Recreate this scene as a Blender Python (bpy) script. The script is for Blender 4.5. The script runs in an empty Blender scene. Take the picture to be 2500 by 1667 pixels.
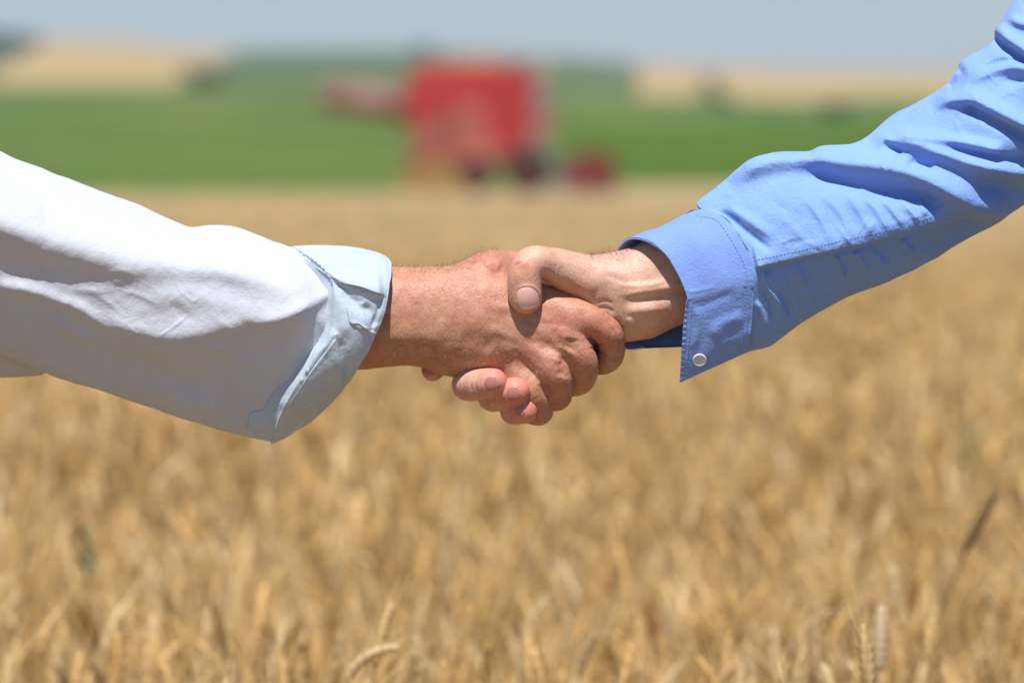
import bpy, math, random
import numpy as np
from mathutils import Vector
R = math.radians
rng = np.random.default_rng(7)
random.seed(7)
scene = bpy.context.scene
COL = scene.collection

# ------------------------------------------------------------------ camera
D0 = 2.44                       # distance of the hands
S = 0.65 / 2500                 # metres per photo pixel at the hands
CAMZ = 1.23
PITCH = R(2.84)
cam = bpy.data.cameras.new("camera")
cam_o = bpy.data.objects.new("camera", cam)
COL.objects.link(cam_o)
cam.sensor_width = 36.0
cam.lens = 36.0 * D0 / 0.65
cam.clip_start = 0.1
cam.clip_end = 12000
cam_o.location = (0, -D0, CAMZ)
cam_o.rotation_euler = (R(90) - PITCH, 0, 0)
cam.dof.use_dof = True
cam.dof.focus_distance = D0 - 0.012
cam.dof.aperture_fstop = 5.8
cam.dof.aperture_blades = 0
scene.camera = cam_o

# ------------------------------------------------------------------ sky and sun
SUN_EL, SUN_AZ = R(64), R(-5)    # azimuth measured from behind the camera, + = right
w = bpy.data.worlds.new("World")
scene.world = w
w.use_nodes = True
nt = w.node_tree
bg = nt.nodes["Background"]
sky = nt.nodes.new("ShaderNodeTexSky")
sky.sky_type = 'NISHITA'
sky.sun_disc = False
sky.sun_elevation = SUN_EL
sky.sun_rotation = math.pi + SUN_AZ
sky.altitude = 100
sky.air_density = 1.0
sky.dust_density = 0.2
sky.ozone_density = 6.0
nt.links.new(sky.outputs[0], bg.inputs[0])
bg.inputs[1].default_value = 0.061
sun = bpy.data.lights.new("sun", 'SUN')
sun.energy = 4.2
sun.angle = R(0.53)
sun.color = (1.0, 0.965, 0.91)
sun_o = bpy.data.objects.new("sun", sun)
COL.objects.link(sun_o)
sdir = Vector((math.sin(SUN_AZ) * math.cos(SUN_EL), -math.cos(SUN_AZ) * math.cos(SUN_EL), math.sin(SUN_EL)))
sun_o.rotation_euler = sdir.to_track_quat('Z', 'Y').to_euler()
sun_o.location = (0, -5, 12)
scene.view_settings.view_transform = 'Standard'
scene.view_settings.look = 'None'
scene.view_settings.exposure = 0.60
scene.view_settings.gamma = 1.0
scene.cycles.use_denoising = True
scene.cycles.max_bounces = 8
HAZE = 0.00014

# ------------------------------------------------------------------ helpers
cp, sp = math.cos(PITCH), math.sin(PITCH)
AX = np.array((0, cp, -sp)); UP = np.array((0, sp, cp)); RT = np.array((1.0, 0, 0))
CAM = np.array((0, -D0, CAMZ))


def W(p):
    """sculpting space (x, y in photo pixels at the hands, d pixels towards the camera) -> world metres"""
    p = np.asarray(p, dtype=np.float64)
    a = D0 - p[:, 2] * S
    return CAM + a[:, None] * (AX + RT * ((p[:, 0:1] - 1250) * S / D0) + UP * ((833.5 - p[:, 1:2]) * S / D0))


def ground_x(px, dist):
    return (px - 1250) * S / D0 * dist


def tag(o, label=None, cat=None, group=None, kind=None):
    if label: o["label"] = label
    if cat: o["category"] = cat
    if group: o["group"] = group
    if kind: o["kind"] = kind
    return o


def empty(name, loc, label, cat, group=None, rz=0):
    o = bpy.data.objects.new(name, None)
    o.empty_display_size = 0.1
    o.location = loc
    o.rotation_euler = (0, 0, rz)
    COL.objects.link(o)
    return tag(o, label, cat, group)


def mesh_obj(name, verts, faces, m, parent=None, origin=(0, 0, 0), smooth=True, attrs=None, uv=None):
    """verts: Nx3 world coords; faces: Mx4 / Mx3 array or list of arrays"""
    verts = np.asarray(verts, dtype=np.float64) - np.asarray(origin, dtype=np.float64)
    if isinstance(faces, np.ndarray): faces = [faces]
    faces = [np.asarray(f) for f in faces if len(f)]
    me = bpy.data.meshes.new(name)
    me.vertices.add(len(verts))
    me.vertices.foreach_set("co", verts.astype(np.float32).ravel())
    nl = sum(f.size for f in faces)
    npoly = sum(len(f) for f in faces)
    me.loops.add(nl)
    me.loops.foreach_set("vertex_index", np.concatenate([f.ravel() for f in faces]).astype(np.int32))
    me.polygons.add(npoly)
    tot = np.concatenate([np.full(len(f), f.shape[1]) for f in faces]).astype(np.int32)
    st = np.concatenate([[0], np.cumsum(tot)[:-1]]).astype(np.int32)
    me.polygons.foreach_set("loop_start", st)
    me.polygons.foreach_set("loop_total", tot)
    me.polygons.foreach_set("use_smooth", np.full(npoly, smooth))
    me.update(calc_edges=True)
    if attrs:
        for k, v in attrs.items():
            v = np.asarray(v, dtype=np.float32)
            if v.ndim == 1:
                a = me.attributes.new(k, 'FLOAT', 'POINT'); a.data.foreach_set("value", v)
            else:
                a = me.attributes.new(k, 'FLOAT_COLOR', 'POINT')
                if v.shape[1] == 3: v = np.concatenate([v, np.ones((len(v), 1), np.float32)], 1)
                a.data.foreach_set("color", v.ravel())
    if m is not None: me.materials.append(m)
    o = bpy.data.objects.new(name, me)
    COL.objects.link(o)
    if parent is not None: o.parent = parent
    return o


def new_mat(name):
    m = bpy.data.materials.new(name)
    m.use_nodes = True
    t = m.node_tree
    return m, t, t.nodes["Principled BSDF"]


def N(t, kind, **kw):
    n = t.nodes.new(kind)
    for k, v in kw.items():
        if k.startswith('i_'):
            key = k[2:]
            n.inputs[int(key) if key.isdigit() else key.replace('_', ' ')].default_value = v
        else:
            setattr(n, k, v)
    return n


def ramp(t, fac, stops):
    n = t.nodes.new("ShaderNodeValToRGB")
    e = n.color_ramp.elements
    while len(e) < len(stops): e.new(0.5)
    for q, (p, c) in zip(e, stops):
        q.position = p
        q.color = (c[0], c[1], c[2], 1) if len(c) == 3 else c
    t.links.new(fac, n.inputs[0])
    return n


def mix_rgb(t, fac, a, b, mode='MIX'):
    n = t.nodes.new("ShaderNodeMix")
    n.data_type = 'RGBA'
    n.blend_type = mode
    if isinstance(fac, (int, float)): n.inputs[0].default_value = fac
    else: t.links.new(fac, n.inputs[0])
    for i, v in ((6, a), (7, b)):
        if isinstance(v, (tuple, list)): n.inputs[i].default_value = (v[0], v[1], v[2], 1)
        else: t.links.new(v, n.inputs[i])
    return n.outputs[2]


def simple_mat(name, col, rough=0.5, metal=0.0, var=0.12, scale=8.0, bump=0.0, bscale=60.0):
    m, t, b = new_mat(name)
    tc = N(t, "ShaderNodeTexCoord")
    nz = N(t, "ShaderNodeTexNoise", i_Scale=scale, i_Detail=5.0)
    t.links.new(tc.outputs["Object"], nz.inputs["Vector"])
    lo = tuple(c * (1 - var) for c in col); hi = tuple(min(1, c * (1 + var)) for c in col)
    r = ramp(t, nz.outputs[0], [(0.3, lo), (0.7, hi)])
    t.links.new(r.outputs[0], b.inputs["Base Color"])
    b.inputs["Roughness"].default_value = rough
    b.inputs["Metallic"].default_value = metal
    if bump:
        n2 = N(t, "ShaderNodeTexNoise", i_Scale=bscale, i_Detail=4.0)
        t.links.new(tc.outputs["Object"], n2.inputs["Vector"])
        bp = N(t, "ShaderNodeBump", i_Strength=bump, i_Distance=0.01)
        t.links.new(n2.outputs[0], bp.inputs["Height"])
        t.links.new(bp.outputs[0], b.inputs["Normal"])
    return m


# ------------------------------------------------------------------ splines
def cr(pts, n):
    """Catmull-Rom through rows of pts, n samples per span"""
    P = np.asarray(pts, dtype=np.float64)
    ext = np.concatenate([[2 * P[0] - P[1]], P, [2 * P[-1] - P[-2]]])
    out = []
    tt = np.linspace(0, 1, n, endpoint=False)
    for i in range(len(P) - 1):
        p0, p1, p2, p3 = ext[i:i + 4]
        for t in tt:
            out.append(0.5 * (2 * p1 + (p2 - p0) * t + (2 * p0 - 5 * p1 + 4 * p2 - p3) * t * t + (3 * p1 - p0 - 3 * p2 + p3) * t ** 3))
    out.append(P[-1])
    return np.array(out)


def cr_closed(pts, n):
    P = np.asarray(pts, dtype=np.float64)
    K = len(P)
    out = []
    tt = np.linspace(0, 1, n, endpoint=False)
    for i in range(K):
        p0, p1, p2, p3 = P[i - 1], P[i], P[(i + 1) % K], P[(i + 2) % K]
        for t in tt:
            out.append(0.5 * (2 * p1 + (p2 - p0) * t + (2 * p0 - 5 * p1 + 4 * p2 - p3) * t * t + (3 * p1 - p0 - 3 * p2 + p3) * t ** 3))
    return np.array(out)


def loft(stations, nu, nv, closed=True):
    """stations: list of [K,3]; returns grid [NU,NV,3]"""
    rows = np.array([(cr_closed if closed else cr)(s, nv) for s in stations])
    NU_, NV_, _ = rows.shape
    flat = rows.reshape(NU_, -1)
    g = cr(flat, nu)
    return g.reshape(len(g), NV_, 3)


def grid_faces(nu, nv, closed):
    i = np.arange(nu - 1)[:, None]; j = np.arange(nv if closed else nv - 1)[None, :]
    j2 = (j + 1) % nv
    a = i * nv + j; b = i * nv + j2; c = (i + 1) * nv + j2; d = (i + 1) * nv + j
    return np.stack([a, b, c, d], -1).reshape(-1, 4)


def grid_normals(g, closed):
    du = np.gradient(g, axis=0)
    if closed:
        dv = np.roll(g, -1, 1) - np.roll(g, 1, 1)
    else:
        dv = np.gradient(g, axis=1)
    n = np.cross(du, dv)
    n /= np.linalg.norm(n, axis=-1, keepdims=True) + 1e-9
    return n


def smooth01(x):
    x = np.clip(x, 0, 1)
    return x * x * (3 - 2 * x)


def strokes(P2, L, wob=None):
    """height field (px) at 2D points P2 [N,2] from polyline strokes
    each stroke: (points, w_up, w_down, amp[, taper0, taper1]) ; 'up' = side of smaller y (left of travel when going right)"""
    h = np.zeros(len(P2))
    for s in L:
        pts, wu, wd, amp = s[:4]
        t0, t1 = (s[4], s[5]) if len(s) > 5 else (0.25, 0.25)
        c = cr(np.asarray(pts, float), 6)
        R_ = max(wu, wd) * 3
        mn = c.min(0) - R_; mx = c.max(0) + R_
        sel = np.where((P2[:, 0] > mn[0]) & (P2[:, 0] < mx[0]) & (P2[:, 1] > mn[1]) & (P2[:, 1] < mx[1]))[0]
        if len(sel) == 0: continue
        q = P2[sel]
        best = np.full(len(q), 1e9); sg = np.ones(len(q)); arc = np.zeros(len(q))
        seg = np.diff(c, axis=0); ln = np.linalg.norm(seg, axis=1); cum = np.concatenate([[0], np.cumsum(ln)]); tot = cum[-1]
        for k in range(len(seg)):
            d = q - c[k]
            t = np.clip((d @ seg[k]) / (ln[k] ** 2 + 1e-9), 0, 1)
            r = d - t[:, None] * seg[k]
            dd = (r ** 2).sum(1)
            better = dd < best
            best[better] = dd[better]
            cs = seg[k][0] * d[:, 1] - seg[k][1] * d[:, 0]     # >0 : below (larger y) when going right
            sg[better] = np.sign(cs[better])
            arc[better] = (cum[k] + t[better] * ln[k]) / tot
        dist = np.sqrt(best)
        wl = np.where(sg > 0, wd, wu)
        tp = smooth01(arc / max(t0, 1e-3)) if t0 > 0 else 1.0
        tp = tp * (smooth01((1 - arc) / max(t1, 1e-3)) if t1 > 0 else 1.0)
        h[sel] += amp * np.exp(-(dist / wl) ** 2) * tp
    return h


def vnoise(P, scale, seed=0, octaves=2):
    """cheap smooth value noise on [N,3] or [N,2]"""
    r = np.random.default_rng(seed)
    P = np.asarray(P, float)
    if P.shape[1] == 2: P = np.concatenate([P, np.zeros((len(P), 1))], 1)
    tab = r.random(4096) * 2 - 1
    out = np.zeros(len(P)); amp = 1.0
    for o in range(octaves):
        q = P / scale * (2 ** o) + o * 17.3
        i = np.floor(q).astype(np.int64); f = q - i; f = f * f * (3 - 2 * f)
        def hsh(a, b, c): return tab[(a * 73856093 ^ b * 19349663 ^ c * 83492791) & 4095]
        v = 0
        for dx in (0, 1):
            for dy in (0, 1):
                for dz in (0, 1):
                    wgt = (f[:, 0] if dx else 1 - f[:, 0]) * (f[:, 1] if dy else 1 - f[:, 1]) * (f[:, 2] if dz else 1 - f[:, 2])
                    v = v + wgt * hsh(i[:, 0] + dx, i[:, 1] + dy, i[:, 2] + dz)
        out += amp * v; amp *= 0.5
    return out


# ------------------------------------------------------------------ signed distance sculpting
class Field:
    def __init__(s, lo, hi, h):
        s.lo = np.array(lo, float); s.h = h
        s.n = np.ceil((np.array(hi, float) - s.lo) / h).astype(int) + 1
        s.f = np.full(s.n, 200.0, np.float32)
        s.ax = [s.lo[i] + h * np.arange(s.n[i]) for i in range(3)]

    def like(s):
        o = object.__new__(Field)
        o.lo, o.h, o.n, o.ax = s.lo, s.h, s.n, s.ax
        o.f = np.full(s.n, 200.0, np.float32)
        return o

    def _box(s, mn, mx):
        a = np.clip(np.floor((mn - s.lo) / s.h).astype(int), 0, s.n)
        b = np.clip(np.ceil((mx - s.lo) / s.h).astype(int) + 1, 0, s.n)
        return tuple(slice(a[i], b[i]) for i in range(3))

    def chain(s, pts, k=6, n=4, ds=1.0, ys=1.0):
        """round-cone chain through (x,y,d,r) rows, smoothed; ds/ys squash the section in depth / height"""
        c = cr(np.array(pts, float), n) if n > 1 else np.array(pts, float)
        sc = np.array((1, ys, ds))
        rm = c[:, 3].max() * max(1, ds, ys) + k + 14
        sl = s._box(c[:, :3].min(0) - rm, c[:, :3].max(0) + rm)
        X = s.ax[0][sl[0]][:, None, None]; Y = s.ax[1][sl[1]][None, :, None] / ys; Z = s.ax[2][sl[2]][None, None, :] / ds
        best = None
        for i in range(len(c) - 1):
            a = c[i, :3] / sc; b = c[i + 1, :3] / sc; ra, rb = c[i, 3], c[i + 1, 3]
            ba = b - a; L2 = ba @ ba + 1e-9
            px, py, pz = X - a[0], Y - a[1], Z - a[2]
            t = np.clip((px * ba[0] + py * ba[1] + pz * ba[2]) / L2, 0, 1)
            dd = np.sqrt((px - t * ba[0]) ** 2 + (py - t * ba[1]) ** 2 + (pz - t * ba[2]) ** 2) - (ra + (rb - ra) * t)
            dd = dd.astype(np.float32)
            best = dd if best is None else np.minimum(best, dd)
        s._merge(sl, best, k)
        return s

    def ball(s, c, r, k=10, sub=False):
        """ellipsoid; r = (rx, ry, rd)"""
        r = np.array(r, float) if np.ndim(r) else np.array((r, r, r), float)
        c = np.array(c, float)
        sl = s._box(c - r - k - 14, c + r + k + 14)
        X = (s.ax[0][sl[0]][:, None, None] - c[0]); Y = (s.ax[1][sl[1]][None, :, None] - c[1]); Z = (s.ax[2][sl[2]][None, None, :] - c[2])
        k0 = np.sqrt((X / r[0]) ** 2 + (Y / r[1]) ** 2 + (Z / r[2]) ** 2)
        k1 = np.sqrt((X / r[0] ** 2) ** 2 + (Y / r[1] ** 2) ** 2 + (Z / r[2] ** 2) ** 2) + 1e-9
        d = (k0 * (k0 - 1) / k1).astype(np.float32)
        if sub: s._merge(sl, -d, k, True)
        else: s._merge(sl, d, k)
        return s

    def _merge(s, sl, d, k, sub=False):
        a = s.f[sl]
        if sub:
            h = np.maximum(k - np.abs(a - d), 0) / k
            s.f[sl] = np.maximum(a, d) + h * h * k / 4
        else:
            h = np.maximum(k - np.abs(a - d), 0) / k
            s.f[sl] = np.minimum(a, d) - h * h * k / 4

    def union(s, o, k):
        h = np.maximum(k - np.abs(s.f - o.f), 0) / k
        s.f = np.minimum(s.f, o.f) - h * h * k / 4
        return s

    def sample(s, p):
        q = (p - s.lo) / s.h
        q = np.clip(q, 0, s.n - 1.001)
        i = q.astype(int); f = q - i
        v = 0
        for dx in (0, 1):
            for dy in (0, 1):
                for dz in (0, 1):
                    w_ = (f[:, 0] if dx else 1 - f[:, 0]) * (f[:, 1] if dy else 1 - f[:, 1]) * (f[:, 2] if dz else 1 - f[:, 2])
                    v = v + w_ * s.f[i[:, 0] + dx, i[:, 1] + dy, i[:, 2] + dz]
        return v

    def grad(s, p, e=None):
        e = e or s.h
        g = np.stack([s.sample(p + np.eye(3)[i] * e) - s.sample(p - np.eye(3)[i] * e) for i in range(3)], 1) / (2 * e)
        return g

    def mesh(s):
        f = s.f
        ins = f < 0
        nx, ny, nz = f.shape
        c = np.zeros((nx - 1, ny - 1, nz - 1), np.uint8)
        for dx in (0, 1):
            for dy in (0, 1):
                for dz in (0, 1):
                    c += ins[dx:nx - 1 + dx, dy:ny - 1 + dy, dz:nz - 1 + dz]
        act = (c > 0) & (c < 8)
        cells = np.argwhere(act)
        idx = np.full(act.shape, -1, np.int64); idx[act] = np.arange(len(cells))
        acc = np.zeros((len(cells), 3)); cnt = np.zeros(len(cells))
        corners = [(0, 0, 0), (1, 0, 0), (0, 1, 0), (1, 1, 0), (0, 0, 1), (1, 0, 1), (0, 1, 1), (1, 1, 1)]
        edges = [(0, 1), (2, 3), (4, 5), (6, 7), (0, 2), (1, 3), (4, 6), (5, 7), (0, 4), (1, 5), (2, 6), (3, 7)]
        cv = [f[cells[:, 0] + q[0], cells[:, 1] + q[1], cells[:, 2] + q[2]] for q in corners]
        for a, b in edges:
            fa, fb = cv[a], cv[b]
            m = (fa < 0) != (fb < 0)
            t = fa[m] / (fa[m] - fb[m])
            ca = np.array(corners[a]); cb = np.array(corners[b])
            acc[m] += ca + (cb - ca) * t[:, None]
            cnt[m] += 1
        v = s.lo + s.h * (cells + acc / cnt[:, None])
        quads = []
        for axis in range(3):
            A = np.moveaxis(ins, axis, 0)
            ch = A[:-1] != A[1:]
            e = np.argwhere(ch)
            flip = A[:-1][ch]
            o1, o2 = [q for q in range(3) if q != axis]
            full = np.zeros((len(e), 3), int)
            full[:, axis] = e[:, 0]; full[:, o1] = e[:, 1]; full[:, o2] = e[:, 2]
            ok = (full[:, o1] > 0) & (full[:, o2] > 0) & (full[:, o1] < s.n[o1] - 1) & (full[:, o2] < s.n[o2] - 1)
            full = full[ok]; flip = flip[ok]
            def cid(d1, d2):
                g = full.copy(); g[:, o1] -= d1; g[:, o2] -= d2
                return idx[g[:, 0], g[:, 1], g[:, 2]]
            q = np.stack([cid(1, 1), cid(0, 1), cid(0, 0), cid(1, 0)], 1)
            if axis == 1: q = q[:, ::-1]
            q[~flip] = q[~flip][:, ::-1]
            quads.append(q)
        q = np.concatenate(quads)
        q = q[(q >= 0).all(1)]
        for _ in range(2):
            g = s.grad(v)
            v = v - s.sample(v)[:, None] * g / ((g ** 2).sum(1, keepdims=True) + 1e-6)
        # y axis of this space points down: mirror the winding
        return v, q[:, ::-1]


def relax(v, q, it=2, lam=0.5):
    for _ in range(it):
        acc = np.zeros_like(v); cnt = np.zeros(len(v))
        for a, b in ((0, 1), (1, 2), (2, 3), (3, 0)):
            np.add.at(acc, q[:, a], v[q[:, b]]); np.add.at(acc, q[:, b], v[q[:, a]])
            np.add.at(cnt, q[:, a], 1); np.add.at(cnt, q[:, b], 1)
        v = v + lam * (acc / np.maximum(cnt, 1)[:, None] - v)
    return v


def blobs(p, L):
    """sum of soft 3D/2D spots: (x,y,r,amp) measured in the picture plane of the sculpting space"""
    h = np.zeros(len(p))
    for x, y, r, a in L:
        h += a * np.exp(-(((p[:, 0] - x) ** 2 + (p[:, 1] - y) ** 2) / r ** 2))
    return h


# ------------------------------------------------------------------ materials
def skin_mat(name, base, red, pale, rough=0.42, freckle=0.14, fine=1.0):
    m, t, b = new_mat(name)
    tc = N(t, "ShaderNodeTexCoord")
    a = N(t, "ShaderNodeAttribute", attribute_name="tone")
    n1 = N(t, "ShaderNodeTexNoise", i_Scale=90.0, i_Detail=6.0, i_Roughness=0.65)
    n2 = N(t, "ShaderNodeTexNoise", i_Scale=520.0, i_Detail=3.0, i_Roughness=0.6)
    n3 = N(t, "ShaderNodeTexNoise", i_Scale=28.0, i_Detail=3.0)
    mp = N(t, "ShaderNodeMapping"); mp.inputs["Scale"].default_value = (1.0, 1.0, 0.35)
    n4 = N(t, "ShaderNodeTexVoronoi", i_Scale=1250.0 * fine)
    n5 = N(t, "ShaderNodeTexNoise", i_Scale=1500.0 * fine, i_Detail=2.0)
    t.links.new(tc.outputs["Object"], mp.inputs[0])
    for n in (n1, n2, n3): t.links.new(tc.outputs["Object"], n.inputs["Vector"])
    t.links.new(mp.outputs[0], n4.inputs["Vector"]); t.links.new(mp.outputs[0], n5.inputs["Vector"])
    c0 = ramp(t, n1.outputs[0], [(0.32, tuple(x * y for x, y in zip(base, (0.84, 0.76, 0.72)))), (0.5, base), (0.7, pale)]).outputs[0]
    rr = ramp(t, n3.outputs[0], [(0.35, (0, 0, 0)), (0.75, (1, 1, 1))]).outputs[0]
    c1 = mix_rgb(t, N(t, "ShaderNodeMath", operation='MULTIPLY', i_1=0.45).outputs[0], c0, red)
    t.links.new(rr, t.nodes[-2].inputs[0]) if False else None
    mth = N(t, "ShaderNodeMath", operation='MULTIPLY_ADD'); mth.inputs[1].default_value = 0.38; mth.use_clamp = True
    t.links.new(rr, mth.inputs[0]); t.links.new(a.outputs["Fac"], mth.inputs[2])
    c1 = mix_rgb(t, mth.outputs[0], c0, red)
    fr = ramp(t, n2.outputs[0], [(0.28, (1 - freckle, 1 - freckle * 1.2, 1 - freckle * 1.3)), (0.5, (1, 1, 1)), (0.75, (1.08, 1.08, 1.08))]).outputs[0]
    c2 = mix_rgb(t, 1.0, c1, fr, 'MULTIPLY')
    t.links.new(c2, b.inputs["Base Color"])
    b.inputs["Roughness"].default_value = rough
    b.inputs["Subsurface Weight"].default_value = 0.22
    b.inputs["Subsurface Radius"].default_value = (1.0, 0.35, 0.18)
    b.inputs["Subsurface Scale"].default_value = 0.0035
    b.inputs["Specular IOR Level"].default_value = 0.42
    bp = N(t, "ShaderNodeBump", i_Strength=0.45, i_Distance=0.0004)
    t.links.new(n4.outputs["Distance"], bp.inputs["Height"])
    bp2 = N(t, "ShaderNodeBump", i_Strength=0.3, i_Distance=0.0004)
    t.links.new(n5.outputs[0], bp2.inputs["Height"]); t.links.new(bp.outputs[0], bp2.inputs["Normal"])
    bp3 = N(t, "ShaderNodeBump", i_Strength=0.18, i_Distance=0.0008)
    t.links.new(n2.outputs[0], bp3.inputs["Height"]); t.links.new(bp2.outputs[0], bp3.inputs["Normal"])
    t.links.new(bp3.outputs[0], b.inputs["Normal"])
    return m


def cloth_mat(name, col, col2, trans=0.25, rough=0.85, wr=0.5, weave=2200.0, sheen=0.25, fine=0.6):
    m, t, b = new_mat(name)
    tc = N(t, "ShaderNodeTexCoord")
    n1 = N(t, "ShaderNodeTexNoise", i_Scale=14.0, i_Detail=5.0)
    n2 = N(t, "ShaderNodeTexNoise", i_Scale=70.0, i_Detail=4.0, i_Roughness=0.6)
    n2.inputs["Distortion"].default_value = 0.6
    n3 = N(t, "ShaderNodeTexNoise", i_Scale=weave, i_Detail=1.0)
    n4 = N(t, "ShaderNodeTexNoise", i_Scale=600.0, i_Detail=3.0)
    for n in (n1, n2, n3, n4): t.links.new(tc.outputs["Object"], n.inputs["Vector"])
    c = ramp(t, n1.outputs[0], [(0.35, col2), (0.65, col)]).outputs[0]
    w1 = ramp(t, n3.outputs[0], [(0.3, (0.9, 0.9, 0.92)), (0.7, (1.0, 1.0, 1.0))]).outputs[0]
    c = mix_rgb(t, 1.0, c, w1, 'MULTIPLY')
    t.links.new(c, b.inputs["Base Color"])
    b.inputs["Roughness"].default_value = rough
    b.inputs["Specular IOR Level"].default_value = 0.25
    b.inputs["Sheen Weight"].default_value = sheen
    b.inputs["Sheen Roughness"].default_value = 0.4
    bp = N(t, "ShaderNodeBump", i_Strength=wr, i_Distance=0.0022)
    t.links.new(n2.outputs[0], bp.inputs["Height"])
    bp1 = N(t, "ShaderNodeBump", i_Strength=fine, i_Distance=0.0006)
    t.links.new(n4.outputs[0], bp1.inputs["Height"]); t.links.new(bp.outputs[0], bp1.inputs["Normal"])
    bp2 = N(t, "ShaderNodeBump", i_Strength=0.35, i_Distance=0.0003)
    t.links.new(n3.outputs[0], bp2.inputs["Height"]); t.links.new(bp1.outputs[0], bp2.inputs["Normal"])
    t.links.new(bp2.outputs[0], b.inputs["Normal"])
    tr = N(t, "ShaderNodeBsdfTranslucent")
    t.links.new(c, tr.inputs[0]); t.links.new(bp2.outputs[0], tr.inputs["Normal"])
    mx = N(t, "ShaderNodeMixShader", i_0=trans)
    t.links.new(b.outputs[0], mx.inputs[1]); t.links.new(tr.outputs[0], mx.inputs[2])
    t.links.new(mx.outputs[0], t.nodes["Material Output"].inputs[0])
    return m


M_SKIN_A = skin_mat("tanned_skin", (0.465, 0.236, 0.148), (0.47, 0.17, 0.12), (0.52, 0.295, 0.195), rough=0.5)
M_SKIN_B = skin_mat("fair_skin", (0.60, 0.375, 0.275), (0.60, 0.215, 0.165), (0.65, 0.435, 0.335), rough=0.48, freckle=0.08)
M_WHITE = cloth_mat("white_cotton", (0.61, 0.635, 0.715), (0.595, 0.62, 0.70), trans=0.14, wr=0.45, fine=0.35)
M_PALE = cloth_mat("pale_blue_cotton", (0.575, 0.67, 0.765), (0.55, 0.645, 0.75), trans=0.18, wr=0.4, fine=0.35)
M_BLUE = cloth_mat("blue_cotton", (0.245, 0.40, 0.775), (0.21, 0.355, 0.75), trans=0.02, wr=0.6)
M_BLUE2 = cloth_mat("blue_cuff_cotton", (0.22, 0.35, 0.76), (0.195, 0.315, 0.73), trans=0.02, wr=0.25)
M_THREAD = simple_mat("blue_thread", (0.19, 0.30, 0.66), 0.8)
M_THREADW = simple_mat("grey_blue_thread", (0.38, 0.50, 0.62), 0.8)


def nail_mat(name, col, edge):
    m, t, b = new_mat(name)
    a = N(t, "ShaderNodeAttribute", attribute_name="tip")
    c = ramp(t, a.outputs["Fac"], [(0.0, tuple(min(1, x * 1.15) for x in col)), (0.18, col), (0.84, col), (0.93, edge)]).outputs[0]
    t.links.new(c, b.inputs["Base Color"])
    b.inputs["Roughness"].default_value = 0.36
    b.inputs["Specular IOR Level"].default_value = 0.3
    b.inputs["Subsurface Weight"].default_value = 0.3
    b.inputs["Subsurface Radius"].default_value = (1, 0.4, 0.3)
    b.inputs["Subsurface Scale"].default_value = 0.002
    return m


M_NAIL = nail_mat("nail_pale_pink", (0.84, 0.52, 0.47), (0.80, 0.66, 0.58))
M_NAIL_SHADED = nail_mat("nail_rosy_shaded", (0.44, 0.175, 0.15), (0.50, 0.25, 0.20))  # fingertip nails: shade on the down-turned plates put into a darker rosy colour
M_HAIR = simple_mat("dark_arm_hair", (0.09, 0.06, 0.035), 0.5)
M_HAIRL = simple_mat("light_arm_hair", (0.42, 0.27, 0.16), 0.5)

# ================================================================== PEOPLE
#  person on the left : white shirt, hand A (back of the hand towards us)
LOC_A = (-0.84, 0.20, 0.0)
LOC_B = (0.74, -0.14, 0.0)
PA = empty("person", LOC_A, "person in white shirt with rolled sleeve, tanned hand seen from its back", "person")
PB = empty("person", LOC_B, "person in a blue buttoned-cuff shirt, pale thumb closed over the other hand", "person")

H = 2.3
A = Field((690, 570, -190), (1570, 1070, 130), H)
# forearm, wrist
A.chain([(640, 775, -8, 104), (800, 776, -8, 112), (862, 776, -8, 127), (960, 771, -6, 121), (1040, 772, -5, 118), (1100, 780, -4, 117), (1150, 786, -6, 118)], k=8, ds=0.72)
A.chain([(700, 800, -20, 80), (860, 800, -20, 88), (1040, 800, -18, 84), (1130, 818, -14, 82)], k=20, ds=0.80)
# back of the hand slab (metacarpals)
A.chain([(1080, 765, -6, 96), (1180, 755, 0, 98), (1290, 770, 4, 78), (1370, 790, 2, 54)], k=40, ds=0.62)
A.chain([(1080, 816, -24, 82), (1180, 828, -20, 82), (1270, 858, -10, 72), (1330, 900, -12, 50)], k=40, ds=0.68)
A.chain([(1180, 790, 0, 80), (1280, 800, 10, 72), (1340, 830, 8, 58)], k=30, ds=0.70)
# hypothenar
A.chain([(1110, 850, -40, 66), (1190, 868, -46, 60), (1270, 930, -46, 44)], k=30)
# thumb base, rises above the wrist and goes behind
A.chain([(1110, 730, -35, 78), (1180, 688, -38, 66), (1225, 665, -48, 52), (1300, 650, -95, 38), (1350, 680, -140, 32)], k=26)
A.chain([(1240, 734, 2, 46), (1330, 740, 10, 46), (1410, 774, 14, 41)], k=16, ds=.8)
A.ball((1196, 655, -28), (46, 38, 40), k=26)
# ulna head
A.ball((1096, 842, 8), (40, 32, 38), k=26)
# knuckles
for c_, r_ in (((1398, 772, 22), 30), ((1384, 812, 32), 29), ((1352, 886, 24), 27), ((1306, 942, 8), 26)):
    A.ball(c_, r_, k=26)
A.chain([(1140, 790, 40, 14), (1260, 800, 40, 16), (1384, 812, 34, 26)], k=26)
A.chain([(1160, 830, 30, 14), (1260, 850, 33, 16), (1352, 886, 28, 24)], k=26)
A.chain([(1150, 760, 34, 14), (1290, 752, 32, 16), (1398, 765, 26, 26)], k=26)
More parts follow.
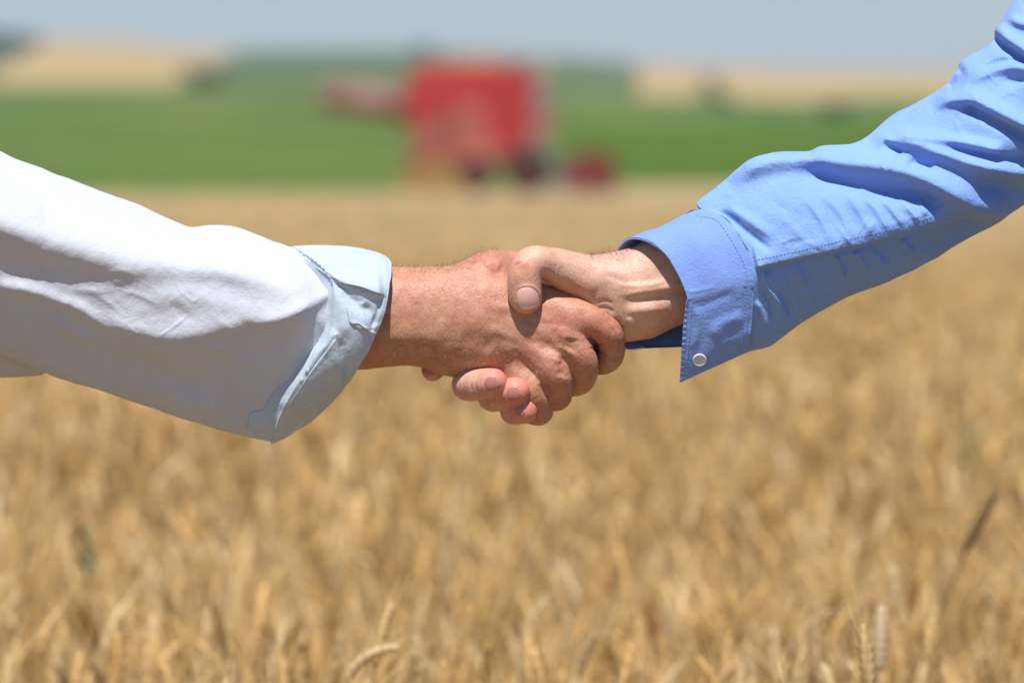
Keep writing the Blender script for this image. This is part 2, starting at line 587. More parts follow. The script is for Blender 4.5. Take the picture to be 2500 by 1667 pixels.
# fingers
FG = A.like()
fi = FG.like(); fi.chain([(1350, 768, 8, 50), (1420, 778, 22, 44), (1460, 792, 20, 38.5), (1484, 812, 10, 38), (1492, 842, -14, 35), (1488, 872, -34, 33), (1466, 884, -62, 31), (1430, 872, -100, 28), (1400, 856, -112, 25)], k=4, n=5)
fm = FG.like(); fm.chain([(1350, 812, 8, 50), (1392, 838, 26, 42), (1418, 872, 20, 39), (1424, 902, -2, 37.5), (1416, 926, -28, 36), (1396, 934, -60, 33), (1360, 920, -90, 30), (1335, 900, -105, 26)], k=4, n=5)
fr_ = FG.like(); fr_.chain([(1325, 868, 8, 50), (1352, 904, 26, 41), (1362, 936, 12, 37), (1363, 958, -10, 36), (1358, 970, -34, 34), (1340, 966, -60, 31), (1310, 948, -95, 28), (1290, 930, -105, 25)], k=4, n=5)
fp = FG.like(); fp.chain([(1270, 915, -8, 46), (1296, 950, 10, 41), (1312, 980, -2, 36), (1318, 1000, -18, 33.5), (1313, 1008, -38, 31), (1285, 1004, -60, 28), (1250, 985, -85, 25), (1235, 965, -90, 22)], k=4, n=5)
FG.union(fi, 2.0); FG.union(fm, 3.0); FG.union(fr_, 4.0); FG.union(fp, 4.0)
A.union(FG, 24.0)

vA, qA = A.mesh()
vA = relax(vA, qA, 1, 0.5)
SA = [
    # raised tendons / veins on the back of the hand
    ([(1165, 742), (1240, 752), (1310, 770), (1380, 806)], 12, 12, 3.0),
    ([(1180, 800), (1260, 828), (1330, 872), (1356, 884)], 12, 12, 3.0),
    ([(1150, 850), (1230, 885), (1290, 930)], 12, 12, 2.0),
    # hollow between the index and middle knuckle, and beyond
    ([(1395, 822), (1392, 842), (1384, 858)], 20, 20, -6.5, .3, .3),
    ([(1372, 862), (1376, 900), (1372, 925)], 14, 14, -7.0),
    ([(1324, 930), (1332, 952), (1345, 972)], 10, 10, -6.0),
    ([(1350, 884), (1362, 878), (1370, 886)], 8, 8, 3.5),
    # index / middle web
    ([(1418, 752), (1424, 790), (1426, 822)], 5, 5, -3.0),
    # wrist creases
    ([(1078, 690), (1082, 740), (1078, 790)], 9, 9, -2.2),
    ([(1100, 660), (1090, 640)], 14, 14, -4.0),
    # dark pit behind the ulna head
    ([(1120, 828), (1160, 834), (1200, 862)], 26, 28, -6.5),
    ([(950, 820), (1040, 824), (1100, 822)], 30, 26, 3.0),
    ([(930, 850), (1020, 850), (1080, 850)], 14, 22, -5.0),
    # thumb edge behind
    ([(1150, 690), (1190, 672), (1235, 668)], 12, 16, -3.0),
    ([(1180, 650), (1205, 640), (1230, 650)], 16, 16, 3.0),
    # finger knuckle wrinkles
    ([(1398, 902), (1420, 912), (1446, 902)], 3, 3, -1.6), ([(1402, 912), (1422, 921), (1444, 914)], 3, 3, -1.6), ([(1404, 893), (1424, 902), (1448, 892)], 3, 3, -1.4),
    ([(1338, 956), (1360, 964), (1384, 956)], 3, 3, -1.6), ([(1340, 966), (1360, 974), (1382, 967)], 3, 3, -1.5),
    ([(1290, 1000), (1312, 1008), (1334, 1000)], 3, 3, -1.4),
    ([(1350, 800), (1362, 830), (1366, 850)], 9, 9, -2.5), ([(1250, 790), (1290, 806), (1320, 826)], 10, 10, -2.0),
    ([(1240, 850), (1280, 880), (1310, 910)], 9, 9, -2.0),
    ([(1470, 762), (1485, 778), (1497, 792)], 3.5, 3.5, -2.4),
    ([(1482, 770), (1500, 790), (1512, 812)], 3.5, 3.5, -2.4),
    ([(1476, 778), (1490, 796), (1502, 816)], 3.0, 3.0, -2.2),
    ([(1436, 836), (1458, 842), (1480, 842)], 3, 3, -2.5),
    ([(1436, 846), (1462, 858), (1478, 872)], 3.5, 3.5, -3.0),
]
nrm = A.grad(vA); nrm /= np.linalg.norm(nrm, axis=1, keepdims=True) + 1e-9
front = smooth01(nrm[:, 2] * 1.5 + 0.5)
hA = strokes(vA[:, :2], SA) * front
hA += vnoise(vA, 30, 3, 2) * 0.8 + vnoise(vA * np.array((1, 0.45, 1)), 8, 5, 1) * 0.12
vA = vA + nrm * hA[:, None]
toneA = blobs(vA, [(1200, 635, 50, .4), (1376, 800, 34, .6), (1480, 800, 40, .65), (1180, 640, 60, .15), (1425, 895, 36, .45), (1360, 885, 26, .5), (1362, 960, 30, .4), (1316, 1000, 26, .4), (1060, 760, 40, -.15), (1250, 800, 50, -.15),
                   (1350, 740, 60, .2), (1000, 700, 70, .15), (1120, 720, 40, .2), (1300, 850, 50, .12)])
# the far end of the body: upper arm, torso, head in coarse form are added below (build_body)

# ---------------- hand B
B = Field((1010, 560, -200), (1960, 1070, 140), H)
B.chain([(1980, 530, -18, 96), (1800, 605, -20, 104), (1660, 672, -22, 113), (1580, 705, -24, 108), (1510, 715, -20, 100), (1450, 720, -28, 88)], k=8, ds=0.68)
B.chain([(1560, 745, -34, 84), (1480, 765, -44, 78), (1420, 790, -66, 72)], k=26, ds=.8)
# palm, mostly behind hand A
B.chain([(1470, 735, -40, 84), (1390, 780, -82, 84), (1310, 820, -112, 76)], k=30, ds=0.55)
# thenar + thumb
B.chain([(1510, 690, -4, 56), (1455, 684, 4, 58), (1400, 668, 16, 52), (1360, 652, 36, 44)], k=24)
TH = B.like()
TH.chain([(1400, 668, 16, 48), (1356, 650, 42, 41), (1320, 640, 62, 40), (1296, 645, 72, 42), (1283, 668, 76, 42.5), (1281, 700, 73, 42), (1282, 722, 68, 41.5), (1284, 729, 66, 38)], k=4, n=5, ds=1.0)
B.union(TH, 10)
# fingers under hand A
F2 = B.like()
b1 = B.like(); b1.chain([(1330, 790, -110, 46), (1210, 830, -130, 40), (1120, 860, -120, 36), (1078, 878, -92, 32), (1058, 900, -70, 29), (1057, 905, -64, 25)], k=4, n=5)
b2 = B.like(); b2.chain([(1340, 830, -120, 46), (1240, 890, -120, 40), (1170, 925, -90, 38), (1146, 935, -50, 38), (1143, 940, -15, 39), (1166, 939, 20, 39), (1195, 936, 48, 37), (1205, 933, 58, 34)], k=4, n=5)
b3 = B.like(); b3.chain([(1350, 860, -120, 44), (1270, 930, -110, 39), (1215, 958, -80, 37), (1203, 967, -45, 37), (1208, 968, -10, 37), (1232, 963, 24, 37), (1255, 957, 46, 37), (1260, 955, 50, 34)], k=4, n=5)
b4 = B.like(); b4.chain([(1350, 890, -110, 40), (1300, 960, -100, 36), (1265, 992, -70, 34), (1254, 1001, -40, 33), (1256, 1003, -10, 34), (1268, 1000, 12, 34.5), (1278, 1002, 24, 33), (1280, 1003, 26, 31)], k=4, n=5)
F2.union(b1, 3); F2.union(b2, 3); F2.union(b3, 1.5); F2.union(b4, 1.5)
B.union(F2, 12)
vB, qB = B.mesh()
vB = relax(vB, qB, 1, 0.5)
SB = [
    # wrist tendons and veins
    ([(1500, 722), (1560, 712), (1640, 700), (1720, 690)], 14, 10, 7.0, .3, .0),
    ([(1505, 742), (1560, 733), (1640, 722), (1720, 712)], 11, 13, -6.0, .3, .0),
    ([(1520, 762), (1580, 756), (1640, 750)], 12, 10, 4.0),
    ([(1500, 690), (1540, 698), (1590, 694), (1640, 680)], 8, 7, 3.5),
    ([(1470, 668), (1510, 682), (1540, 704)], 9, 8, -2.5),
    ([(1500, 772), (1510, 790), (1524, 810)], 8, 8, -6.0),
    ([(1536, 770), (1540, 790), (1545, 815)], 9, 9, 3.0),
    ([(1440, 640), (1456, 670), (1462, 700), (1455, 730)], 10, 7, -3.0),
    ([(1450, 740), (1480, 735), (1500, 745)], 5, 5, -2.5),
    ([(1455, 752), (1480, 752), (1500, 765)], 5, 5, -2.5),
    # thumb folds at the IP inside
    ([(1336, 632), (1334, 655), (1330, 690)], 4.5, 4.5, -1.5),
    ([(1346, 636), (1344, 658), (1338, 692)], 4.5, 4.5, -1.5),
    ([(1356, 640), (1355, 660), (1348, 690)], 4.5, 4.5, -1.5),
    ([(1366, 650), (1365, 668), (1358, 690)], 4, 4, -1.4),
    # fingertip joints
    ([(1172, 908), (1160, 934), (1166, 966)], 3.5, 3.5, -2.0), ([(1160, 912), (1149, 936), (1154, 962)], 3.5, 3.5, -1.4),
    ([(1226, 938), (1214, 962), (1221, 992)], 3.5, 3.5, -2.0), ([(1250, 985), (1243, 1003), (1250, 1024)], 3.5, 3.5, -1.6),
    ([(1184, 928), (1180, 944), (1190, 960)], 4, 4, 1.5), ([(1238, 952), (1234, 968), (1244, 984)], 4, 4, 1.5),
    # thumb knuckle
    ([(1262, 632), (1275, 642), (1292, 640)], 10, 10, 3.5),
    ([(1250, 650), (1266, 645), (1280, 640)], 3, 3, -1.5),
    # nail fold of the thumb
    ([(1262, 712), (1274, 700), (1296, 698), (1314, 712), (1318, 736)], 4.5, 4.5, 2.2),
    ([(1262, 722), (1262, 745), (1275, 758), (1295, 758), (1312, 745)], 4.5, 4.5, 1.2),
]
nrmB = B.grad(vB); nrmB /= np.linalg.norm(nrmB, axis=1, keepdims=True) + 1e-9
frontB = smooth01(nrmB[:, 2] * 1.5 + 0.5)
hB = strokes(vB[:, :2], SB) * frontB
hB += vnoise(vB, 34, 13, 2) * 0.6
vB = vB + nrmB * hB[:, None]
toneB = blobs(vB, [(1275, 640, 30, .35), (1222, 912, 28, .85), (1280, 932, 26, .85), (1298, 985, 26, .9), (1200, 940, 40, .3), (1250, 965, 38, .35), (1275, 1005, 34, .6),
                   (1385, 705, 26, .35), (1300, 755, 20, .3), (1060, 905, 30, .5), (1270, 700, 40, .12), (1410, 720, 30, .25)])


def build_body(name, v, q, tone, mat, parent, loc):
    return mesh_obj(name, W(v), q, mat, parent, loc, attrs={"tone": tone})


bodyA = build_body("body", vA, qA, toneA, M_SKIN_A, PA, LOC_A)
bodyB = build_body("body", vB, qB, toneB, M_SKIN_B, PB, LOC_B)


def nail(field, c, axis, nor, ln, wd, mat, parent, loc, lift=1.6, sq=2.6):
    """fingernail: a curved plate laid on the sculpted finger. c centre, axis = towards the tip, nor = outwards"""
    c = np.array(c, float); a = np.array(axis, float); a /= np.linalg.norm(a)
    n = np.array(nor, float); n -= a * (n @ a); n /= np.linalg.norm(n)
    s = np.cross(a, n)
    cc_ = c[None, :].copy()
    for _ in range(60): cc_[:, 2] -= np.clip(field.sample(cc_), -3, 6) * 0.7
    c = cc_[0]
    nr, na = 14, 48
    th = np.linspace(0, 2 * np.pi, na, endpoint=False)
    rr = np.linspace(0.0, 1.0, nr)[1:]
    ct, st_ = np.cos(th), np.sin(th)
    ex = 2.0 / sq
    ux = np.sign(ct) * np.abs(ct) ** ex; uy = np.sign(st_) * np.abs(st_) ** ex
    pts = [c]
    loc_ = [(0, 0)]
    for r_ in rr:
        for k in range(na):
            pts.append(c + a * (ux[k] * r_ * ln / 2) + s * (uy[k] * r_ * wd / 2)); loc_.append((ux[k] * r_, uy[k] * r_))
    p = np.array(pts) + n * 40; L_ = np.array(loc_)
    for _ in range(30):
        p = p - n * np.clip(field.sample(p), -6, 8)[:, None] * 0.7
    rad = np.concatenate([[0]] + [[r_] * na for r_ in rr])
    # smooth base: average with a low order fit so that the plate is even
    u, v_ = L_[:, 0], L_[:, 1]
    hgt = (p - c) @ n
    Amat = np.stack([np.ones_like(u), u, v_, u * u, v_ * v_, v_ ** 4], 1)
    co, *_ = np.linalg.lstsq(Amat, hgt, rcond=None)
    hs = Amat @ co
    p = p + n * (hs - hgt)[:, None] * 0.6
    edge = np.where(rad > 0.97, -2.0, 0) + 0
    p = p + n * (lift + edge)[:, None]
    f4 = []
    for i in range(nr - 2):
        for k in range(na):
            k2 = (k + 1) % na
            f4.append((1 + i * na + k, 1 + (i + 1) * na + k, 1 + (i + 1) * na + k2, 1 + i * na + k2))
    f3 = [(0, 1 + k, 1 + (k + 1) % na) for k in range(na)]
    return mesh_obj("fingernail", W(p), [np.array(f4), np.array(f3)], mat, parent, loc, attrs={"tip": (u + 1) / 2})


nail(B, (1290, 728, 120), (0.03, 1, -0.2), (0.0, .2, 1), 60, 56, M_NAIL, PB, LOC_B)
nail(B, (1199, 938, 95), (0.75, -0.25, 0.4), (-0.3, .42, .9), 38, 35, M_NAIL_SHADED, PB, LOC_B)
nail(B, (1253, 962, 85), (0.75, -0.25, 0.4), (-0.3, .42, .9), 36, 33, M_NAIL_SHADED, PB, LOC_B)
nail(B, (1268, 1002, 58), (0.8, -0.25, 0.3), (-0.25, .3, .95), 27, 25, M_NAIL_SHADED, PB, LOC_B)
nail(B, (1040, 905, -62), (0.25, 1, 0.1), (-1, .1, .4), 34, 26, M_NAIL_SHADED, PB, LOC_B)


# ---------------- arm hair: thin tapered strips
def hair(name, roots, dirs, length, width, mat, parent, loc, curl=0.5, seg=4):
    n = len(roots)
    r = np.random.default_rng(len(roots))
    d = dirs / (np.linalg.norm(dirs, axis=1, keepdims=True) + 1e-9)
    side = np.cross(d, np.array((0, 0, 1.0)) + r.normal(0, .3, (n, 3))); side /= np.linalg.norm(side, axis=1, keepdims=True) + 1e-9
    bend = r.normal(0, 1, (n, 3)); bend -= d * (bend * d).sum(1, keepdims=True)
    L_ = length * r.uniform(.5, 1.25, n)
    vs = []
    for k in range(seg + 1):
        t = k / seg
        p = roots + d * (L_ * t)[:, None] + bend * (curl * L_ * t * t * 0.5)[:, None]
        wv = width * (1 - t * 0.85) / 2
        vs.append(p - side * wv); vs.append(p + side * wv)
    V = np.stack(vs, 1).reshape(-1, 3)
    base = np.arange(n)[:, None] * (2 * (seg + 1))
    fs = []
    for k in range(seg):
        fs.append(base + np.array([[2 * k, 2 * k + 1, 2 * k + 3, 2 * k + 2]]))
    return mesh_obj(name, W(V), np.concatenate(fs), mat, parent, loc)


def hair_pick(v, n_, cond, count, seed):
    r = np.random.default_rng(seed)
    ids = np.where(cond)[0]
    ids = r.choice(ids, min(count, len(ids)), replace=False)
    return v[ids], n_[ids], r


p_, n_, r_ = hair_pick(vA, nrm, (vA[:, 0] > 930) & (vA[:, 0] < 1215) & (nrm[:, 1] < -0.75), 240, 1)
hair("arm_hair", p_, n_ * np.array((1, 1, .6)) + np.stack([r_.uniform(-.2, 1.3, len(p_)), r_.normal(0, .3, len(p_)), r_.normal(0, .3, len(p_))], 1), 19, 0.5, M_HAIR, PA, LOC_A, 0.8)
p_, n_, r_ = hair_pick(vA, nrm, (vA[:, 0] > 950) & (vA[:, 0] < 1380) & (nrm[:, 2] > 0.1) & (vA[:, 1] < 930), 1500, 2)
hair("arm_hair", p_ , n_ * 0.35 + np.stack([r_.normal(.7, .35, len(p_)), r_.normal(.5, .35, len(p_)), r_.normal(0, .1, len(p_))], 1), 13, 0.45, M_HAIRL, PA, LOC_A, 0.5)
p_, n_, r_ = hair_pick(vB, nrmB, (vB[:, 0] > 1440) & (vB[:, 0] < 1640) & (nrmB[:, 1] < -0.7), 330, 3)
hair("arm_hair", p_, n_ * np.array((1, 1, .6)) + np.stack([r_.uniform(-1.6, 0, len(p_)), r_.normal(0, .3, len(p_)), r_.normal(0, .3, len(p_))], 1), 20, 0.5, M_HAIR, PB, LOC_B, 0.8)


# ================================================================== SLEEVES
def ring(T, Bt, df, db, cd, sc, mixv, K=24, bow=(0, 0), flat=1.0):
    """one closed section from bottom, up the front, over the top, down the back"""
    T = np.array(T, float); Bt = np.array(Bt, float)
    out = []
    for k in range(K):
        th = 2 * np.pi * k / K           # 0 bottom, pi top
        s = (1 + math.cos(th)) / 2       # 1 bottom .. 0 top (fraction from the top)
        p = T + (Bt - T) * s
        sn = math.sin(th)
        if sn >= 0:
            tri = math.sin(math.pi / 2 * min(1, s / sc)) if s < sc else (1 - s) / (1 - sc)
            dpt = cd + df * ((1 - mixv) * sn ** flat + mixv * tri)
            p = p + np.array(bow) * sn
        else:
            dpt = cd - db * (-sn)
        out.append((p[0], p[1], dpt))
    return np.array(out)


def sleeve_mesh(g, st, closed, seed, noise=1.2, amp_dir=(0.25, 0.97), back_amp=5.0, gain=1.0):
    nrm_ = grid_normals(g, closed)
    # outward = away from the section centre
    cen = g.mean(1, keepdims=True)
    sg = np.sign(((g - cen) * nrm_).sum(-1, keepdims=True)); sg[sg == 0] = 1
    if closed: nrm_ = nrm_ * np.sign(sg.mean())
    elif nrm_[..., 2].mean() < 0: nrm_ = -nrm_
    P = g.reshape(-1, 3); nn = nrm_.reshape(-1, 3)
    fr = smooth01(nn[:, 2] * 2.2 + 0.45)
    h = strokes(P[:, :2], st) * fr * gain
    h += vnoise(P * np.array((1, 1, 1)), 90, seed, 3) * noise * 2.0 + vnoise(P, 22, seed + 1, 2) * noise * 0.6
    h += (1 - fr) * vnoise(P * np.array((.5, 1, 1)), 60, seed + 2, 2) * back_amp
    dirv = nn * amp_dir[0] + np.array((0, 0, 1.0)) * amp_dir[1] * fr[:, None] + nn * (1 - fr)[:, None] * amp_dir[1]
    P = P + dirv * h[:, None]
    return P


# ---- white sleeve
T_w = [(-1450, -480), (-980, -170), (-520, 120), (-330, 235), (-150, 310), (0, 374), (100, 412), (200, 450), (300, 488), (400, 529), (460, 554), (510, 550), (560, 553), (620, 572), (680, 596), (712, 608)]
B_w = [(-1560, 150), (-1040, 420), (-560, 640), (-360, 720), (-180, 790), (0, 862), (70, 893), (140, 921), (215, 944), (290, 968), (370, 996), (440, 1021), (500, 1037), (560, 1054), (620, 1070), (664, 1078)]
dfw = [230, 215, 205, 205, 200, 196, 196, 194, 192, 190, 188, 186, 184, 178, 166, 128]
bow = [(0, 0)] * 11 + [(6, 0), (20, 0), (48, 0), (92, 0), (122, 0)]
stW = [ring(T_w[i], B_w[i], dfw[i], dfw[i] * .8, -10 - max(0, 2 - i) * 20, 0.36 if i < 10 else 0.33, 0.66, bow=bow[i]) for i in range(16)]
gW = loft(stW, 36, 14)
SW = [
    # upper-left fold
    ([(-60, 400), (0, 420), (70, 462), (150, 520), (200, 560)], 18, 26, -9, .1, .4),
    ([(-60, 440), (40, 490), (120, 540)], 40, 18, 8),
    # main shade line : ridge then fall
    ([(-100, 515), (60, 562), (200, 600), (330, 632), (450, 634), (560, 655), (680, 694), (790, 704)], 60, 34, 12, .1, .12),
    ([(-60, 640), (80, 650), (200, 668), (330, 696), (440, 690), (560, 700), (660, 726)], 26, 34, -9, .2, .2),
    # lighter swell in the middle, with streaks
    ([(160, 770), (260, 800), (400, 822), (540, 812), (670, 785), (780, 735)], 52, 56, 25, .25, .1),
    ([(-40, 690), (70, 712), (120, 726), (190, 752), (270, 800)], 18, 20, 14, .2, .3),
    ([(90, 735), (150, 795), (220, 830), (262, 842)], 15, 15, 9, .3, .3),
    ([(240, 775), (340, 808), (420, 825), (520, 800)], 20, 16, 5),
    # puff pulled to the cuff
    ([(600, 800), (700, 775), (770, 740), (812, 705)], 20, 14, 12, .3, .05),
    ([(470, 842), (600, 812), (700, 798), (780, 760)], 18, 80, -10, .3, .1),
    # thin diagonal lit crease
    ([(495, 836), (550, 858), (600, 884), (650, 900)], 9, 9, 6),
    ([(520, 1000), (620, 975), (720, 930)], 60, 60, -14, .2, .2),
    # lower body gentle undulation
    ([(100, 800), (260, 870), (420, 930), (600, 960)], 50, 50, -10),
    ([(250, 900), (400, 960), (560, 1010)], 30, 30, 8),
    ([(300, 980), (350, 985), (372, 1000)], 9, 9, 4),
    # soft pressed creases
    ([(385, 822), (425, 795), (465, 765)], 3, 3, 2.2), ([(430, 700), (470, 735), (490, 722)], 3, 3, 1.6),
    ([(310, 790), (330, 810), (345, 812)], 3, 3, 1.6),
    ([(795, 720), (765, 780), (735, 850), (700, 930)], 20, 20, -5, .2, .2),
]
cr_ = np.random.default_rng(77)
for _ in range(46):
    x_, t_ = cr_.uniform(-100, 700), cr_.uniform(.38, .97)
    yt = np.interp(x_, [-100, 0, 460, 712], [330, 374, 554, 608]); yb = np.interp(x_, [-100, 0, 340, 664], [825, 862, 985, 1078])
    y_ = yt + (yb - yt) * t_; ln = cr_.uniform(50, 170); an = math.radians(cr_.normal(24, 14)); w_ = cr_.uniform(4, 11)
    dx_, dy_ = math.cos(an) * ln, math.sin(an) * ln
    SW.append(([(x_, y_), (x_ + dx_ * .5, y_ + dy_ * .5 + cr_.normal(0, 9)), (x_ + dx_, y_ + dy_)], w_, w_ * cr_.uniform(.6, 1.2), cr_.choice([-1, 1]) * w_ * cr_.uniform(.16, .34), .4, .4))
PW = sleeve_mesh(gW, SW, True, 21, noise=0.9, gain=0.8)
shirtA = mesh_obj("shirt_sleeve", W(PW), grid_faces(gW.shape[0], gW.shape[1], True), M_WHITE, PA, LOC_A)

# ---- white shirt: rolled cuff
Kc = 20
inner = [(666, 1077, 0), (676, 1036, 46), (690, 1000, 76), (716, 952, 104), (748, 902, 122), (775, 863, 132), (800, 832, 138), (812, 790, 140), (816, 720, 136), (804, 676, 116), (760, 634, 74), (712, 606, 0),
         (690, 640, -50), (680, 720, -100), (672, 800, -112), (668, 880, -108), (664, 950, -90), (660, 1010, -62), (660, 1050, -30)]
outer = [(826, 966, 2), (842, 942, 46), (858, 918, 76), (874, 895, 98), (892, 862, 112), (910, 826, 122), (926, 790, 128), (938, 752, 128), (946, 705, 120), (948, 665, 92), (946, 638, 54), (936, 622, 0),
         (920, 640, -50), (900, 700, -95), (880, 770, -110), (860, 840, -104), (844, 890, -88), (832, 930, -62), (826, 955, -30)]
inner = np.array(inner, float); outer = np.array(outer, float)
cen_ = (inner.mean(0) + outer.mean(0)) / 2
mid = inner * .5 + outer * .5
bul = mid - np.array((mid[:, 0].mean(), mid[:, 1].mean(), 0)); bul[:, 0] *= .1
bul /= np.linalg.norm(bul, axis=1, keepdims=True)
def off(a, k, dx=0): return a + bul * k + np.array((dx, 0, 0))
mid1 = off(inner * .75 + outer * .25, 12); mid2 = off(inner * .4 + outer * .6, 15); mid3 = off(inner * .12 + outer * .88, 8)
# keep the traced lower corner and top line
for a_, e_ in ((mid1, 8), (mid2, 6), (mid3, 3)): a_[0, 1] -= 0
lip = off(outer, -5, 2); in1 = off(outer, -12, -26); in2 = off(inner * .3 + outer * .7, -14, -30)
cy_ = inner[:, 1].mean()
gC = loft([(inner - (0, cy_, 0)) * np.array((1, .92, .66)) + np.array((-40, cy_, 0)), inner * np.array((1, 1, .93)) + np.array((-6, 0, 0)), off(inner, 5, 2), mid1, mid2, mid3, outer, lip, in1, in2], 14, 18)
SC = [
    ([(812, 672), (862, 700), (905, 716), (944, 718)], 30, 9, 8, .1, .1),
    ([(832, 706), (856, 730), (890, 750), (918, 766)], 10, 18, -6, .2, .25),
    ([(880, 745), (905, 775), (918, 800)], 14, 16, -4, .2, .2),
    ([(880, 735), (892, 775), (902, 809)], 9, 4, 4, .1, .1),
    ([(855, 788), (902, 809), (920, 818)], 4, 4, 4, .2, .1),
    ([(832, 700), (838, 760), (845, 830)], 18, 18, 7),
    ([(820, 812), (828, 880), (842, 947)], 3.5, 3.5, 4, .03, .1),
    ([(828, 820), (840, 880), (850, 930)], 10, 7, -6),
    ([(822, 800), (798, 834), (775, 862), (750, 900), (716, 950), (684, 1006)], 13, 16, 6, .1, .1),
    ([(796, 850), (800, 900), (800, 960)], 8, 8, -6),
    ([(750, 898), (757, 935), (766, 970)], 3, 3, 5, .1, .2),
    ([(726, 944), (742, 946), (756, 940)], 6, 6, 2.6), ([(722, 960), (742, 964), (760, 955)], 6, 6, 2.6), ([(716, 978), (740, 984), (762, 974)], 6, 6, 2.6), ([(730, 930), (745, 928), (754, 920)], 6, 6, 2.6),
    ([(700, 1010), (740, 1010), (790, 985)], 14, 12, 5),
    ([(780, 630), (830, 640), (900, 634)], 16, 16, 4),
    ([(930, 640), (934, 700), (922, 760), (890, 840)], 7, 5, -4),
]
PC = sleeve_mesh(gC, SC, True, 31, noise=0.3)
cuffA = mesh_obj("cuff", W(PC), grid_faces(gC.shape[0], gC.shape[1], True), M_PALE, shirtA, LOC_A)


def surface_depth(P):
    """front-most sculpted depth lookup on a 3 px raster"""
    st = 4.0
    x0, y0 = P[:, 0].min(), P[:, 1].min()
    ix = ((P[:, 0] - x0) / st).astype(int); iy = ((P[:, 1] - y0) / st).astype(int)
    G = np.full((ix.max() + 2, iy.max() + 2), -1e3)
    np.maximum.at(G, (ix, iy), P[:, 2])
    for _ in range(2):
        Gp = np.pad(G, 1, constant_values=-1e3)
        nb = np.max([Gp[a:a + G.shape[0], b:b + G.shape[1]] for a in range(3) for b in range(3)], 0)
        G = np.where(G < -900, nb, G)
    def look(q):
        q = np.asarray(q, float)
        a = np.clip(((q[:, 0] - x0) / st).astype(int), 0, G.shape[0] - 1); b = np.clip(((q[:, 1] - y0) / st).astype(int), 0, G.shape[1] - 1)
        return G[a, b]
    return look


def stitches(name, line, look, mat, parent, loc, dash=9, gap=5, wd=1.8, lift=0.9, n=10):
    """a row of small raised thread stitches lying along a line on the cloth"""
    c = cr(np.array(line, float), n)
    seg = np.linalg.norm(np.diff(c, axis=0), axis=1); cum = np.concatenate([[0], np.cumsum(seg)])
    V, Fq = [], []
    s = 0.0
    while s + dash < cum[-1]:
        ss = np.linspace(s, s + dash, 4)
        p = np.stack([np.interp(ss, cum, c[:, 0]), np.interp(ss, cum, c[:, 1])], 1)
        t = p[-1] - p[0]; t /= np.linalg.norm(t) + 1e-9; nn = np.array((-t[1], t[0]))
        dep = look(p); dep = np.full(4, np.median(dep)) * .5 + dep * .5
        hh = np.array([-.6, 1, 1, -.6]) * lift
        b0 = len(V)
        for k in range(4):
            for sd, up in ((-1, 0), (0, 1), (1, 0)):
                q = p[k] + nn * sd * wd / 2
                V.append((q[0], q[1], dep[k] + hh[k] + up * 1.0 + .6))
        for k in range(3):
            for j in range(2):
                Fq.append((b0 + 3 * k + j, b0 + 3 * k + j + 1, b0 + 3 * k + j + 4, b0 + 3 * k + j + 3))
        s += dash + gap
    return mesh_obj(name, W(np.array(V)), np.array(Fq), mat, parent, loc)


lookW = surface_depth(PW); lookC = surface_depth(PC)
stitches("seam_stitching", [(728, 612), (760, 630), (790, 655), (812, 690)], lookC, M_THREADW, cuffA, LOC_A, 8, 4, 2.2)


def layer(name, poly, look, lift, edge_axis, mat, parent, loc, nx=46, ny=46, wav=1.5):
    """an overlapping layer of cloth lying on the cuff: flush on one side, ending in a raised crisp edge on the other"""
    (a, b, c, d) = [np.array(p, float) for p in poly]
    u = np.linspace(0, 1, nx)[:, None, None]; v = np.linspace(0, 1, ny)[None, :, None]
    P = a * (1 - u) * (1 - v) + b * u * (1 - v) + c * u * v + d * (1 - u) * v
    t = v[..., 0] + 0 * u[..., 0] if edge_axis == 'v' else 1 - u[..., 0] + 0 * v[..., 0]
    q_ = u[..., 0] + 0 * t if edge_axis == 'v' else v[..., 0] + 0 * t
    P = P + np.stack([0 * t, t * wav * np.sin(q_ * 9.0)], -1)
    dep = look(P.reshape(-1, 2)).reshape(nx, ny)
    for _ in range(10):
        pd = np.pad(dep, 1, mode='edge'); dep = (pd[:-2, 1:-1] + pd[2:, 1:-1] + pd[1:-1, :-2] + pd[1:-1, 2:] + dep * 2) / 6
    side = smooth01(np.minimum(q_, 1 - q_) / .12)
    z = dep + (lift * smooth01(t / .75) * side) - 1.5 * (1 - smooth01(t / .2)) - 1.5 * (1 - side)
    z = np.where(t > .965, z - lift * .9 * side, z)
    return mesh_obj(name, W(np.concatenate([P, z[..., None]], -1).reshape(-1, 3)), grid_faces(nx, ny, False), mat, parent, loc)


layer("cuff_fold", [(770, 652), (936, 654), (941, 722), (818, 684)], lookC, 9, 'v', M_PALE, cuffA, LOC_A)
layer("cuff_fold", [(824, 814), (838, 934), (704, 1030), (696, 996)], lookC, 8, 'u', M_PALE, cuffA, LOC_A)
layer("cuff_fold", [(836, 716), (884, 730), (902, 806), (850, 786)], lookC, 5, 'v', M_PALE, cuffA, LOC_A, wav=2.5)

# placket patch low on the white sleeve
def patch(poly, look, lift, nx=24, ny=24):
    (a, b, c, d) = [np.array(p, float) for p in poly]
    u = np.linspace(0, 1, nx)[:, None, None]; v = np.linspace(0, 1, ny)[None, :, None]
    P = a * (1 - u) * (1 - v) + b * u * (1 - v) + c * u * v + d * (1 - u) * v
    q = P.reshape(-1, 2)
    dep = look(q).reshape(nx, ny)
    for _ in range(6):
        pd = np.pad(dep, 1, mode='edge'); dep = (pd[:-2, 1:-1] + pd[2:, 1:-1] + pd[1:-1, :-2] + pd[1:-1, 2:] + dep * 2) / 6
    e = np.zeros((nx, ny)); e[0, :] = e[-1, :] = e[:, 0] = e[:, -1] = -lift * 1.2
    return np.concatenate([q, (dep + lift + e).reshape(-1, 1)], 1), grid_faces(nx, ny, False)


